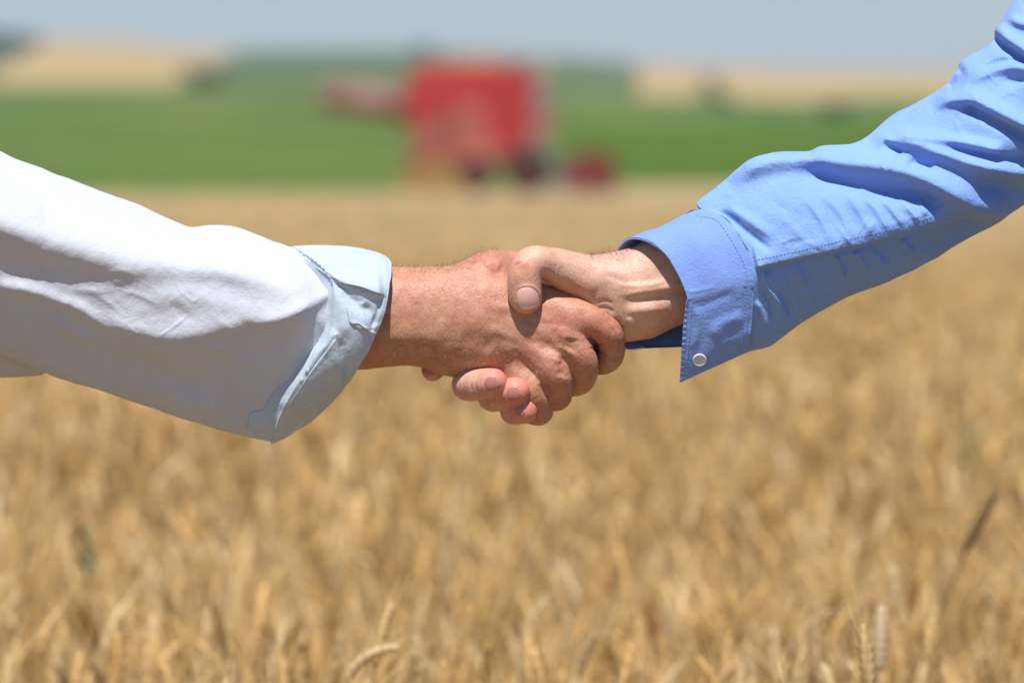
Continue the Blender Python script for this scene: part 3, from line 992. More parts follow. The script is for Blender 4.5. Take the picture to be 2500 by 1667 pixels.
pv, pf = patch([(604, 1046), (608, 1006), (690, 992), (664, 1058)], lookW, 4)
plk = mesh_obj("sleeve_placket", W(pv), pf, M_PALE, shirtA, LOC_A)

# lower edge of the white shirt seen under the arm at the left
stT = [ring((x, 640), (x, yb), d_, d_, -120, .5, .1, K=20) for x, yb, d_ in ((-560, 940, 110), (-300, 925, 100), (-100, 918, 84), (0, 916, 70), (60, 914, 56), (105, 909, 38), (122, 880, 20), (126, 800, 6))]
gT = loft(stT, 12, 8)
PT = sleeve_mesh(gT, [], True, 41, noise=.6)
mesh_obj("shirt_hem", W(PT), grid_faces(gT.shape[0], gT.shape[1], True), M_WHITE, shirtA, LOC_A)

# ---- blue sleeve
seam = [(1829, 856, 0), (1832, 820, 48), (1836, 780, 74), (1840, 730, 98), (1842, 690, 112), (1842, 668, 116), (1838, 645, 116), (1826, 617, 114), (1810, 588, 108), (1792, 560, 96), (1765, 530, 70), (1727, 513, 38), (1690, 516, 0),
        (1668, 540, -48), (1660, 590, -90), (1664, 650, -112), (1680, 710, -120), (1706, 770, -112), (1740, 820, -84), (1785, 852, -44)]
seam = np.array(seam, float)
T_b = [(1702, 500), (1745, 460), (1800, 416), (1850, 393), (1905, 383), (1975, 380), (2010, 360), (2075, 353), (2120, 331), (2180, 284), (2240, 248), (2310, 207), (2345, 150), (2420, 100), (2480, -10), (2600, -120), (2900, -430), (3330, -790)]
B_b = [(1868, 846), (1905, 822), (1960, 786), (2020, 752), (2080, 722), (2150, 696), (2210, 668), (2260, 642), (2320, 608), (2370, 580), (2420, 554), (2470, 522), (2520, 490), (2580, 455), (2650, 420), (2760, 370), (3120, 120), (3500, -280)]
dfb = [118, 126, 132, 136, 140, 142, 144, 146, 148, 150, 150, 152, 154, 156, 160, 170, 200, 225]
scb = [.5, .53, .57, .62, .66, .7, .72, .73, .74, .74, .72, .7, .66, .6, .55, .5, .5, .5]
bowb = [(30, 10), (26, 8), (18, 4), (8, 0), (0, 0), (-6, 0), (-6, 0)] + [(0, 0)] * 11
stB = [seam * np.array((1, 1, .96)) + np.array((-6, 0, 0)), seam + np.array((3, 0, 0))] + [ring(T_b[i], B_b[i], dfb[i], dfb[i] * .85, -4 - max(0, i - 15) * 75, scb[i], 0.6 if i < 10 else .35, K=20, bow=bowb[i]) for i in range(18)]
gB = loft(stB, 34, 22)
SBL = [
    # big fold R1
    ([(1780, 455), (1830, 415), (1880, 398), (1960, 392), (2050, 398), (2130, 406), (2215, 424), (2290, 455), (2360, 490), (2400, 508), (2470, 508)], 34, 24, 30, .12, .06),
    ([(1930, 415), (2000, 425), (2070, 445), (2150, 462), (2240, 478), (2320, 508)], 22, 26, -24, .2, .15),
    # R2
    ([(2120, 346), (2214, 350), (2302, 377), (2397, 408), (2500, 426), (2600, 430)], 20, 18, 24, .12, 0),
    ([(2210, 398), (2240, 402), (2285, 412)], 12, 12, -14),
    ([(2380, 432), (2440, 455), (2540, 470)], 24, 26, -16, .3, 0),
    # R3
    ([(2175, 328), (2267, 338), (2359, 352), (2459, 372)], 16, 13, 16, .15, .1),
    ([(2150, 350), (2185, 362), (2208, 376)], 9, 11, -11, .2, .2),
    ([(2300, 352), (2400, 378), (2520, 392)], 10, 14, -12, .2, 0),
    # R4
    ([(2270, 262), (2330, 246), (2380, 250), (2440, 282), (2520, 318)], 26, 15, 22, .2, 0),
    ([(2345, 256), (2400, 276), (2460, 308), (2530, 342)], 12, 16, -18, .15, 0),
    # upper folds
    ([(2330, 160), (2345, 180), (2330, 205), (2312, 215)], 12, 14, -16, .1, .1),
    ([(2370, 210), (2400, 185), (2460, 165), (2540, 168)], 26, 14, 12),
    ([(2380, 178), (2450, 150), (2560, 148)], 8, 10, -9),
    ([(2430, 62), (2460, 95), (2520, 135)], 18, 14, 20, .1, 0),
    ([(2425, 88), (2450, 112), (2510, 150)], 10, 12, -16, .1, 0),
    ([(2455, 40), (2500, 60), (2560, 60)], 12, 10, 12),
    ([(2440, 190), (2480, 200), (2540, 190)], 12, 10, -7),
    # cuff gathers: diagonal pleats
    ([(1752, 510), (1790, 540), (1840, 580), (1895, 622)], 9, 9, -8, .15, .3),
    ([(1770, 500), (1830, 540), (1900, 590)], 14, 10, 7, .2, .3),
    ([(1850, 640), (1880, 700), (1930, 770)], 10, 12, 8, .2, .3),
    ([(1860, 672), (1905, 730), (1940, 770)], 9, 9, -6),
    ([(1845, 730), (1862, 770), (1872, 810)], 9, 9, 7), ([(1855, 690), (1880, 740), (1892, 790)], 7, 7, -5),
    # ripples above the placket seam
    ([(1960, 480), (2000, 530), (2035, 600)], 11, 9, 4), ([(2000, 470), (2050, 520), (2085, 590)], 11, 9, 4.5),
    ([(2060, 462), (2100, 520), (2135, 580)], 12, 10, 4), ([(2100, 468), (2140, 515), (2175, 570)], 11, 9, 5),
    ([(2145, 478), (2180, 515), (2210, 558)], 10, 8, 6), ([(2190, 482), (2220, 510), (2245, 545)], 9, 8, 6), ([(2235, 482), (2250, 500), (2262, 530)], 9, 8, 6),
    ([(1900, 520), (1950, 570), (1985, 612)], 12, 12, 3),
    # placket: the upper panel laps over the lower one
    ([(1842, 652), (1900, 640), (1990, 619), (2100, 596), (2200, 572), (2290, 543), (2400, 512)], 40, 4.5, 10, .02, .1),
    ([(1842, 662), (1900, 650), (1990, 629), (2100, 606), (2200, 582), (2290, 553), (2400, 522)], 4, 30, -8, .02, .1),
    # lower panel ripples
    ([(2030, 620), (2050, 650), (2062, 690)], 8, 7, 9), ([(2085, 612), (2105, 640), (2115, 668)], 9, 8, 8), ([(2198, 580), (2212, 600), (2235, 626)], 8, 6, 9),
    ([(1935, 645), (1960, 690), (1985, 740)], 14, 12, 6), ([(1960, 652), (2010, 630), (2080, 625), (2150, 600)], 9, 12, 6), ([(2130, 600), (2160, 625), (2180, 650)], 9, 9, -6),
    ([(1900, 700), (1925, 740), (1935, 790)], 10, 10, -6), ([(2240, 620), (2330, 570), (2420, 530)], 16, 16, -8),
]
for _ in range(40):
    x_ = cr_.uniform(1860, 2480); t_ = cr_.uniform(.08, .95)
    yt = np.interp(x_, [1750, 1850, 1980, 2180, 2310, 2500], [455, 393, 380, 284, 207, 0]); yb = np.interp(x_, [1868, 2080, 2300, 2500], [845, 722, 620, 500])
    y_ = yt + (yb - yt) * t_; ln = cr_.uniform(35, 110); an = math.radians(cr_.normal(10 if t_ < .6 else -25, 28)); w_ = cr_.uniform(3.5, 8)
    dx_, dy_ = math.cos(an) * ln, math.sin(an) * ln
    SBL.append(([(x_, y_), (x_ + dx_ * .5, y_ + dy_ * .5 + cr_.normal(0, 7)), (x_ + dx_, y_ + dy_)], w_, w_ * cr_.uniform(.6, 1.2), cr_.choice([-1, 1]) * w_ * cr_.uniform(.2, .4), .4, .4))
PBm = sleeve_mesh(gB, SBL, True, 51, noise=1.0, gain=1.08)
shirtB = mesh_obj("shirt_sleeve", W(PBm), grid_faces(gB.shape[0], gB.shape[1], True), M_BLUE, PB, LOC_B)

# ---- blue cuff : an open stiff band, its free corner hangs in front
op = np.array([(1660, 934, 30), (1663, 890, 50), (1667, 830, 76), (1672, 775, 96), (1676, 740, 109), (1678, 727, 112), (1674, 712, 112), (1664, 688, 110), (1648, 655, 104), (1625, 620, 92), (1596, 594, 70), (1566, 582, 40), (1534, 582, 0),
               (1512, 604, -48), (1498, 650, -90), (1490, 710, -112), (1490, 770, -112), (1502, 825, -92), (1530, 852, -64), (1575, 850, -40)], float)
sm = seam.copy()
sm[:6, 2] += np.array((34, 22, 12, 6, 4, 4)); sm[6:13, 2] += 5; sm[0] = (1828, 858, 30); sm[-1] = (1785, 842, -50)
bulc = (op + sm) / 2
bulc[:13, 2] += 3
bulc[12] += (2, 4, 0); bulc[11] += (2, 2, 0)
inn = op.copy(); inn[:, 0] += 3; inn[:, 2] = inn[:, 2] * .965; inn[0] = (1664, 929, 26); inn[:, 1] = inn[:, 1] + np.where(np.arange(20) > 9, np.where(np.arange(20) < 15, 4, -4), 0)
inn2 = sm.copy(); inn2[:, 2] = inn2[:, 2] * .93; inn2[0] = (1828, 852, 24); inn2[:, 1] += np.where(np.arange(20) > 9, np.where(np.arange(20) < 15, 5, -5), 0)
inn2[:13, 0] += -2
gO = loft([sm + np.array((0, 0, 0)), (sm * .75 + op * .25) * np.array((1, 1, 1)), bulc, op * .75 + sm * .25, op * .97 + sm * .03, op, inn, inn * .75 + inn2 * .25, inn * .25 + inn2 * .75], 16, 22, closed=False)
SCU = [
    ([(1690, 752), (1740, 735), (1800, 712)], 10, 10, -2), ([(1730, 830), (1770, 790), (1826, 770)], 16, 20, 5), ([(1700, 740), (1705, 800), (1690, 860)], 10, 10, 3),
    # stitched edge puckers
    ([(1668, 705), (1690, 712), (1750, 700)], 5, 5, 1),
    ([(1838, 700), (1832, 780), (1822, 850)], 5, 5, -2, .05, .05), ([(1684, 730), (1680, 800), (1672, 915)], 3, 3, -1.2, .02, .02),
    ([(1820, 700), (1816, 780), (1808, 860)], 3, 3, -1.5, .02, .02),
]
for yy in range(745, 930, 14):
    SCU.append(([(1668 - (yy - 745) * .05, yy), (1680 - (yy - 745) * .05, yy - 3)], 4, 4, 1.6))
PO = sleeve_mesh(gO, SCU, False, 61, noise=.45, back_amp=2)
cuffB = mesh_obj("cuff", W(PO), grid_faces(gO.shape[0], gO.shape[1], False), M_BLUE2, shirtB, LOC_B)
lookO = surface_depth(PO); lookB = surface_depth(PBm)
stitches("seam_stitching", [(1548, 590), (1585, 604), (1618, 630), (1646, 668), (1662, 698)], lookO, M_THREAD, cuffB, LOC_B, 6, 3.2, 1.3)
stitches("seam_stitching", [(1689, 745), (1686, 790), (1680, 850), (1674, 912)], lookO, M_THREAD, cuffB, LOC_B, 6, 3.2, 1.3)
stitches("seam_stitching", [(1700, 527), (1745, 535), (1775, 570), (1800, 612), (1822, 665), (1820, 740), (1814, 800), (1806, 862)], lookO, M_THREAD, cuffB, LOC_B, 6, 3.2, 1.3)
stitches("seam_stitching", [(1850, 634), (1910, 621), (2000, 600), (2100, 577), (2200, 553), (2280, 527)], lookB, M_THREAD, shirtB, LOC_B, 6, 3.2, 1.3)


def button(c, r, look, parent, loc, nor=(0.0, 0.25, 1.0)):
    """four-hole shirt button: dished disc with a raised rim"""
    prof = [(0, 1.2), (.30, 1.2), (.34, 1.6), (.62, 2.2), (.72, 4.2), (.84, 5.0), (.94, 4.2), (1.0, 2.2), (.97, 0.4), (0.8, 0)]
    nn = np.array(nor, float); nn /= np.linalg.norm(nn)
    a = np.cross(nn, (0, 1, 0)); a /= np.linalg.norm(a); b = np.cross(nn, a)
    dep = look(np.array([c]))[0] + 1.5
    c3 = np.array((c[0], c[1], dep))
    na = 40
    V, Fq = [], []
    for rr_, hh in prof:
        for k in range(na):
            th = 2 * np.pi * k / na
            V.append(c3 + a * (r * rr_ * math.cos(th)) + b * (r * rr_ * math.sin(th)) + nn * hh)
    for i in range(len(prof) - 1):
        for k in range(na):
            k2 = (k + 1) % na
            Fq.append((i * na + k, i * na + k2, (i + 1) * na + k2, (i + 1) * na + k))
    m, t, bs = new_mat("pearl_button")
    bs.inputs["Base Color"].default_value = (0.62, 0.63, 0.70, 1); bs.inputs["Roughness"].default_value = 0.22
    bs.inputs["Coat Weight"].default_value = 0.5
    bt = mesh_obj("button", W(np.array(V)), np.array(Fq), m, parent, loc)
    # thread through the holes
    V, Fq = [], []
    for ang in (0.8, 2.37):
        t_ = a * math.cos(ang) + b * math.sin(ang); s_ = np.cross(nn, t_)
        b0 = len(V)
        for k in range(7):
            u = -1 + k / 3.0
            for sd, up in ((-1, 0), (0, 1), (1, 0)):
                V.append(c3 + t_ * u * r * .26 + s_ * sd * 1.5 + nn * (1.4 + up * 1.4 + (1 - u * u) * 1.6))
        for k in range(6):
            for j in range(2): Fq.append((b0 + 3 * k + j, b0 + 3 * k + j + 1, b0 + 3 * k + j + 4, b0 + 3 * k + j + 3))
    mesh_obj("button_thread", W(np.array(V)), np.array(Fq), simple_mat("white_thread", (.75, .75, .78), .8), bt, loc)
    return bt


button((1708, 878), 17.5, lookO, cuffB, LOC_B, (0.02, .5, 1.0))
# ---------------- the rest of both people (they stand just outside the picture)
def W2(p):
    p = np.asarray(p, float)
    return np.stack([p[:, 0], -p[:, 2], -p[:, 1]], 1) / 100.0


M_TROUS_A = simple_mat("dark_denim", (0.035, 0.05, 0.09), .85, var=.2, scale=20, bump=.3, bscale=300)
M_TROUS_B = simple_mat("grey_trouser_cloth", (0.10, 0.10, 0.11), .85, var=.15, scale=20, bump=.3, bscale=300)
M_SHOE = simple_mat("brown_leather", (0.09, 0.05, 0.03), .45)
M_HEADHAIR_A = simple_mat("grey_brown_hair", (0.10, 0.08, 0.06), .6, var=.4, scale=90, bump=.6, bscale=200)
M_HEADHAIR_B = simple_mat("dark_brown_hair", (0.035, 0.022, 0.015), .5, var=.4, scale=90, bump=.6, bscale=200)
M_EYE = simple_mat("eye_white", (.7, .68, .65), .2, var=.02)
M_IRIS = simple_mat("brown_iris", (.08, .04, .02), .2)


def whole_person(body, cx, cd, f, arm_side, shoulder, elbow, midp, wrist, ht, skin, shirt_m, tr_m, hair_m, root, loc):
    """f = facing (+1 right, -1 left); arm_side = depth sign of the arm that is offered. Units: cm; y down, d towards the camera"""
    k = ht / 180.0
    def Z(z): return -z * k
    lo = (cx - 60, -195, cd - 45); hi = (cx + 60, 6, cd + 45)
    G = Field(lo, hi, 1.1)
    # torso, neck, head
    G.chain([(cx, Z(96), cd, 12.5), (cx, Z(108), cd, 11.5), (cx + f, Z(124), cd, 12.5), (cx, Z(138), cd, 12)], k=8, ds=1.32)
    G.chain([(cx, Z(143), cd - 15, 6.5), (cx - f, Z(146), cd, 7), (cx, Z(143), cd + 15, 6.5)], k=8)
    G.chain([(cx, Z(143), cd, 6.2), (cx + f * 1.5, Z(155), cd, 5.8)], k=6, n=1)
    hx_ = cx + f * 2.5
    G.ball((hx_ - f * .5, Z(171), cd), (9.6, 9.6, 7.8), k=5)
    G.ball((hx_ + f * 2.0, Z(163.5), cd), (6.6, 8.6, 6.2), k=5)
    G.ball((hx_ + f * 5.5, Z(158.5), cd), (2.8, 2.4, 2.8), k=3)
    G.chain([(hx_ + f * 8.2, Z(169), cd, 1.0), (hx_ + f * 10.3, Z(164.8), cd, 1.25)], k=2, n=1)
    for sgn in (-1, 1):
        G.ball((hx_ + f * 9.0, Z(164.2), cd + sgn * 1.3), .9, k=1.2)
        G.ball((hx_ + f * 8.0, Z(168.5), cd + sgn * 3.1), (1.4, 1.2, 1.6), k=1.5, sub=True)
        G.ball((hx_ + f * 8.2, Z(170.8), cd + sgn * 3.1), (1.2, .8, 2.4), k=1.5)
        G.ball((hx_ - f * .6, Z(167), cd + sgn * 8.0), (1.8, 3.2, .9), k=1)
    G.ball((hx_ + f * 8.3, Z(161.4), cd), (1.1, .7, 2.3), k=1)
    G.ball((hx_ + f * 8.1, Z(160.2), cd), (1.1, .8, 2.0), k=1)
    # offered arm (coarse part, hidden in the sleeve)
    G.chain([tuple(shoulder) + (4.6,), tuple(elbow) + (2.8,)], k=4, n=1)
    G.chain([tuple(elbow) + (2.8,), tuple(midp) + (2.3,), tuple(wrist) + (2.0,)], k=3, n=1)
    # other arm hangs
    od = cd - arm_side * 20
    hand = [(cx - f * 1, Z(143), od, 6), (cx - f * 2, Z(125), od - arm_side * 3, 5), (cx, Z(112), od - arm_side * 4, 4.3), (cx + f * 3, Z(96), od - arm_side * 4, 3.8), (cx + f * 5, Z(86), od - arm_side * 3.5, 2.9)]
    G.chain(hand, k=6)
    G.chain([(cx + f * 5, Z(86), od - arm_side * 3.5, 2.8), (cx + f * 6, Z(79), od - arm_side * 3.5, 3.8), (cx + f * 6.6, Z(76), od - arm_side * 3.5, 3.4)], k=3, ds=.55)
    for j, ln in enumerate((7.5, 8.4, 7.8, 6.2)):
        x0 = cx + f * (9.0 - j * 1.95); od2 = od - arm_side * 3.5
        G.chain([(x0, Z(77), od2, 1.0), (x0 + f * .3, Z(77 - ln * .5), od2 + arm_side * .4, .95), (x0 + f * .3, Z(77 - ln), od2 + arm_side * 1.6, .8)], k=.5)
    G.chain([(cx + f * 8.6, Z(83), od - arm_side * 3, 1.3), (cx + f * 10.4, Z(78.5), od - arm_side * 1.6, 1.15), (cx + f * 10.8, Z(75), od - arm_side * .6, .95)], k=1)
    # legs and feet
    for sgn in (-1, 1):
        G.chain([(cx, Z(94), cd + sgn * 9, 9), (cx + f, Z(70), cd + sgn * 9, 7.2), (cx + f * 1.5, Z(50), cd + sgn * 9, 5.6), (cx - f * .5, Z(34), cd + sgn * 9.5, 5.4), (cx - f, Z(9), cd + sgn * 9.5, 3.6)], k=6)
        G.chain([(cx - f * 3, Z(4.5), cd + sgn * 9.5, 3.8), (cx + f * 8, Z(4), cd + sgn * 10.5, 3.4), (cx + f * 15, Z(3), cd + sgn * 11, 2.6)], k=3)
    v, q = G.mesh()
    v = relax(v, q, 1)
    # join to the finely sculpted arm as one mesh
    me0 = body.data
    n0 = len(me0.vertices)
    co = np.zeros(n0 * 3, np.float32); me0.vertices.foreach_get("co", co)
    lv = np.zeros(len(me0.loops), np.int32); me0.loops.foreach_get("vertex_index", lv)
    tone = np.zeros(n0, np.float32); me0.attributes["tone"].data.foreach_get("value", tone)
    V = np.concatenate([co.reshape(-1, 3) + np.array(loc), W2(v)])
    F = np.concatenate([lv.reshape(-1, 4), q + n0])
    nb = mesh_obj("body", V, F, skin, root, loc, attrs={"tone": np.concatenate([tone, np.zeros(len(v))])})
    bpy.data.objects.remove(body); nb.name = "body"
    # shirt torso with the other sleeve
    T_ = Field(lo, hi, 1.1)
    T_.chain([(cx, Z(88), cd, 14.2), (cx, Z(104), cd, 13.6), (cx + f, Z(124), cd, 14.2), (cx, Z(138), cd, 13.2)], k=8, ds=1.32)
    T_.chain([(cx, Z(143), cd - 16, 7.8), (cx - f, Z(146.5), cd, 8), (cx, Z(143), cd + 16, 7.8)], k=8)
    T_.chain([(a, b, c, r_ + 1.6) for a, b, c, r_ in hand[:-1]] + [(hand[-1][0], hand[-1][1], hand[-1][2], 4.2)], k=5)
    T_.chain([tuple(shoulder) + (8.6,), tuple((np.array(shoulder) * .6 + np.array(elbow) * .4)) + (7.4,)], k=6, n=1)
    v, q = T_.mesh()
    nn = T_.grad(v); v = v + nn * (vnoise(v * np.array((1, 1.6, 1)), 9, 3, 3) * .55)[:, None]
    mesh_obj("shirt_torso", W2(v), q, shirt_m, root, loc)
    c_ = Field((cx - 14, Z(160), cd - 14), (cx + 14, Z(140), cd + 14), .5)
    th = np.linspace(0, 2 * np.pi, 17)
    c_.chain([(cx + math.cos(t) * 7.6 * f, Z(151 - (1.6 if math.cos(t) > 0 else 0) * math.cos(t)), cd + math.sin(t) * 7.4, 1.1) for t in th], k=1, n=2, ys=2.2)
    v, q = c_.mesh(); mesh_obj("collar", W2(v), q, shirt_m, root, loc)
    P_ = Field(lo, hi, 1.1)
    P_.chain([(cx, Z(100), cd, 12.9), (cx, Z(92), cd, 13.6)], k=5, ds=1.3, n=1)
    for sgn in (-1, 1):
        P_.chain([(cx, Z(92), cd + sgn * 9, 10), (cx + f, Z(70), cd + sgn * 9, 8.8), (cx + f * 1.5, Z(50), cd + sgn * 9, 7.4), (cx - f * .5, Z(30), cd + sgn * 9.5, 7.2), (cx - f, Z(12), cd + sgn * 9.5, 6.6)], k=5)
    v, q = P_.mesh(); nn = P_.grad(v); v = v + nn * (vnoise(v * np.array((1, 2, 1)), 8, 9, 2) * .5)[:, None]
    mesh_obj("trousers", W2(v), q, tr_m, root, loc)
    for sgn in (-1, 1):
        s_ = Field((cx - 25, Z(14), cd + sgn * 10 - 9), (cx + 25, 3, cd + sgn * 10 + 9), .7)
        s_.chain([(cx - f * 3, Z(4.6), cd + sgn * 9.5, 4.5), (cx + f * 8, Z(4.4), cd + sgn * 10.5, 4.2), (cx + f * 16, Z(3.4), cd + sgn * 11, 3.3)], k=3)
        v, q = s_.mesh(); v[:, 1] = np.minimum(v[:, 1], -0.1); mesh_obj("shoe", W2(v), q, M_SHOE, root, loc)
    h_ = Field((cx - 20, Z(186), cd - 14), (cx + 20, Z(156), cd + 14), .6)
    h_.ball((hx_ - f * 1.2, Z(172.6), cd), (10.0, 9.6, 8.5), k=2)
    h_.ball((hx_ + f * 9.5, Z(166), cd), (8.0, 9.5, 10), k=1.5, sub=True)
    h_.ball((hx_, Z(157), cd), (7.5, 9, 10), k=1.5, sub=True)
    v, q = h_.mesh(); nn = h_.grad(v); v = v + nn * (vnoise(v, 2.0, 4, 2) * .3)[:, None]
    mesh_obj("hair", W2(v), q, hair_m, root, loc)
    for sgn in (-1, 1):
        e_ = Field((hx_ + f * 7.3 - 3, Z(168.5) - 3, cd + sgn * 3.1 - 3), (hx_ + f * 7.3 + 3, Z(168.5) + 3, cd + sgn * 3.1 + 3), .3)
        e_.ball((hx_ + f * 7.1, Z(168.5), cd + sgn * 3.1), 1.2, k=.2)
        v, q = e_.mesh(); eo = mesh_obj("eye", W2(v), q, M_EYE, root, loc)
        e_.f[:] = 200; e_.ball((hx_ + f * 7.75, Z(168.5), cd + sgn * 3.1), .62, k=.2)
        v, q = e_.mesh(); mesh_obj("iris", W2(v), q, M_IRIS, eo, loc)
    return nb


def px2cm(x, y, d=0):
    p = W(np.array([[x, y, d]]))[0] * 100
    return (p[0], -p[2], -p[1])


bodyA = whole_person(bodyA, -84, -20, 1, 1, px2cm(-1420, -200, -10), px2cm(-540, 400, -10), px2cm(60, 640, -30), px2cm(760, 778, -8), 176, M_SKIN_A, M_WHITE, M_TROUS_A, M_HEADHAIR_A, PA, LOC_A)
bodyB = whole_person(bodyB, 74, 14, -1, -1, px2cm(3420, -540, -230), px2cm(2700, 150, -10), px2cm(2270, 440, -40), px2cm(1850, 590, -15), 186, M_SKIN_B, M_BLUE, M_TROUS_B, M_HEADHAIR_B, PB, LOC_B)

#BACKGROUND#

# ================================================================== GROUND, FIELDS, HILLS
PXDEG = 2500 / (2 * math.degrees(math.atan(0.325 / D0)))
HORPX = 833.5 - math.degrees(PITCH) * PXDEG


def crest_z(az):
    """height of the ridge line for an azimuth expressed as photo column"""
    xs = [-9000, -3500, -1500, -300, 0, 120, 300, 480, 600, 1000, 1400, 1600, 2000, 2400, 3200, 6000]
    ys = [110, 60, 80, 92, 96, 92, 98, 118, 120, 118, 138, 156, 170, 178, 190, 200]
    return np.interp(az, xs, ys)


def terrain_z(X, Y):
    dist = Y + D0
    px = X / dist / (S / D0) + 1250
    ang = np.radians((HORPX - crest_z(px)) / PXDEG)
    zc = CAMZ + np.tan(ang) * 2000
    t = np.clip((dist - 150) / 1850, 0, 1)
    z = zc * (0.75 * t + 0.25 * t * t) + 2.0 * np.sin(t * 9 + px / 900) * t * (1 - t)
    z = np.where(dist > 2000, zc * np.clip(1 - (dist - 2000) / 900, 0, 1), z)
    return np.where(dist < 150, 0.0, z)


def field_mat(name, stops, scale=0.08, stretch=(1, 4, 1), rough=0.95, rows=0.0):
    m, t, b = new_mat(name)
    tc = N(t, "ShaderNodeTexCoord")
    mp = N(t, "ShaderNodeMapping"); mp.inputs["Scale"].default_value = stretch
    t.links.new(tc.outputs["Object"], mp.inputs[0])
    n1 = N(t, "ShaderNodeTexNoise", i_Scale=scale, i_Detail=6.0, i_Roughness=0.6)
    t.links.new(mp.outputs[0], n1.inputs["Vector"])
    c = ramp(t, n1.outputs[0], stops).outputs[0]
    n2 = N(t, "ShaderNodeTexNoise", i_Scale=scale * 40, i_Detail=4.0)
    t.links.new(tc.outputs["Object"], n2.inputs["Vector"])
    f = ramp(t, n2.outputs[0], [(0.3, (0.75, 0.75, 0.75)), (0.7, (1.15, 1.15, 1.15))]).outputs[0]
    c = mix_rgb(t, 1.0, c, f, 'MULTIPLY')
    t.links.new(c, b.inputs["Base Color"])
    b.inputs["Roughness"].default_value = rough
    b.inputs["Specular IOR Level"].default_value = 0.1
    return m


M_SOIL = field_mat("dry_soil_and_stubble", [(0.3, (0.320, 0.232, 0.120)), (0.7, (0.416, 0.304, 0.168))], 0.3, (1, 1, 1))
M_GREEN = field_mat("green_crop", [(0.36, (0.055, 0.105, 0.022)), (0.46, (0.085, 0.140, 0.024)), (0.54, (0.105, 0.150, 0.028)), (0.64, (0.165, 0.180, 0.045))], 0.03, (1, .7, 1))
M_GREEN2 = field_mat("deep_green_crop", [(0.3, (0.052, 0.105, 0.008)), (0.7, (0.085, 0.142, 0.014))], 0.03, (1, 1, 1))
M_GREEN3 = field_mat("hill_meadow", [(0.36, (0.060, 0.108, 0.030)), (0.5, (0.090, 0.135, 0.038)), (0.62, (0.130, 0.145, 0.055))], 0.006, (1, 1, 1))
M_TAN = field_mat("ripe_field", [(0.3, (0.36, 0.265, 0.105)), (0.7, (0.44, 0.325, 0.14))], 0.006, (1, 3, 1))
M_VERGE = field_mat("yellow_green_verge", [(0.3, (0.12, 0.155, 0.03)), (0.7, (0.20, 0.20, 0.05))], 0.05, (1, 1, 1))
M_DGREEN = field_mat("far_woodland_green", [(0.3, (0.036, 0.080, 0.036)), (0.7, (0.056, 0.104, 0.048))], 0.02, (1, 2, 1))

# far terrain, one sheet of fields split by what grows there
az = np.concatenate([np.linspace(-9000, -2700, 60), np.linspace(-2600, 5100, 240), np.linspace(5200, 11500, 60)])
ds_ = np.concatenate([np.linspace(70, 230, 56), np.geomspace(234, 2000, 150), np.linspace(2040, 2950, 12)])
AZ, DS = np.meshgrid(az, ds_, indexing='ij')
TX = (AZ - 1250) * S / D0 * DS; TY = DS - D0
TZ = terrain_z(TX, TY)
TPY = HORPX - np.degrees(np.arctan((TZ - CAMZ) / DS)) * PXDEG    # elevation of each spot, used to lay out the plots
nu_, nv_ = AZ.shape
tf = grid_faces(nu_, nv_, False)
fx = AZ.reshape(-1)[tf].mean(1); fy = TPY.reshape(-1)[tf].mean(1); fd = DS.reshape(-1)[tf].mean(1)
cls = np.full(len(tf), 1)
edge = np.interp(fx, [-2600, 0, 900, 1450, 2500, 5100], [480, 476, 470, 452, 446, 440])
cls[fy > edge] = 0
up = fd > 200
tanL = (fx < np.interp(fy, [90, 130, 200, 215], [600, 570, 440, 400])) & (fy < 208) & (fx > np.interp(fy, [90, 200], [120, -40])) & up
tanR = (fx > 1555) & (fy < np.interp(fx, [1500, 1700, 2000, 2400], [232, 240, 248, 252])) & up
cls[up & (fy < 222)] = 3
cls[(fx > 1350) & (fy > 300) & (cls == 1)] = 2
cls[(fx < -30) & (fy < 130) & up] = 4
cls[(fx < 130) & (fy < 112) & up] = 4
cls[(tanL | tanR) & ~((fx > 1690) & (fx < 1780) & (fy > 222)) & ~((fx > 1980) & (fy > 238 + 6 * np.sin(fx / 60.0)))] = 5
cls[(fy <= edge) & (fy > edge - np.interp(fx, [0, 1000, 1600, 2500], [13, 9, 4, 4]) * (1 + .5 * np.sin(fx / 37.0))) & (fd < 400)] = 6
cls[(fd > 2010)] = 4
tv = np.stack([TX, TY, TZ], -1).reshape(-1, 3)
for k, (nm, m_, lb) in {0: ("stubble_field", M_SOIL, "straw coloured stubble round the harvester"), 1: ("green_field", M_GREEN, "green crop field on the slope behind the harvester"),
                        2: ("green_field", M_GREEN2, "deep green crop strip right of the harvester"), 3: ("hillside", M_GREEN3, "hazy green hillside below the sky"),
                        6: ("grass_verge", M_VERGE, "yellowing grass strip along the near edge of the green crop"),
                        4: ("hill", M_DGREEN, "dark wooded hill at the far left"), 5: ("ripe_field", M_TAN, "tan ripe grain plots on the far hills")}.items():
    f_ = tf[cls == k]
    if len(f_) == 0: continue
    ids, inv = np.unique(f_, return_inverse=True)
    o = mesh_obj(nm, tv[ids], inv.reshape(f_.shape), m_)
    tag(o, lb, None, None, "structure")

# near ground, one sheet that reaches out under everything and on to the horizon
gx = np.concatenate([[-6000, -2500, -900, -300], np.linspace(-120, 120, 30), [300, 900, 2500, 6000]])
gy = np.concatenate([[-3000, -600, -120, -40], np.linspace(-15, 130, 40), [400, 1500, 6000]])
GX, GY = np.meshgrid(gx, gy, indexing='ij')
gz = np.full(GX.shape, -0.02)
go = mesh_obj("ground", np.stack([GX, GY, gz], -1).reshape(-1, 3), grid_faces(len(gx), len(gy), False), M_SOIL)
tag(go, "dry straw covered soil under the wheat", None, None, "structure")


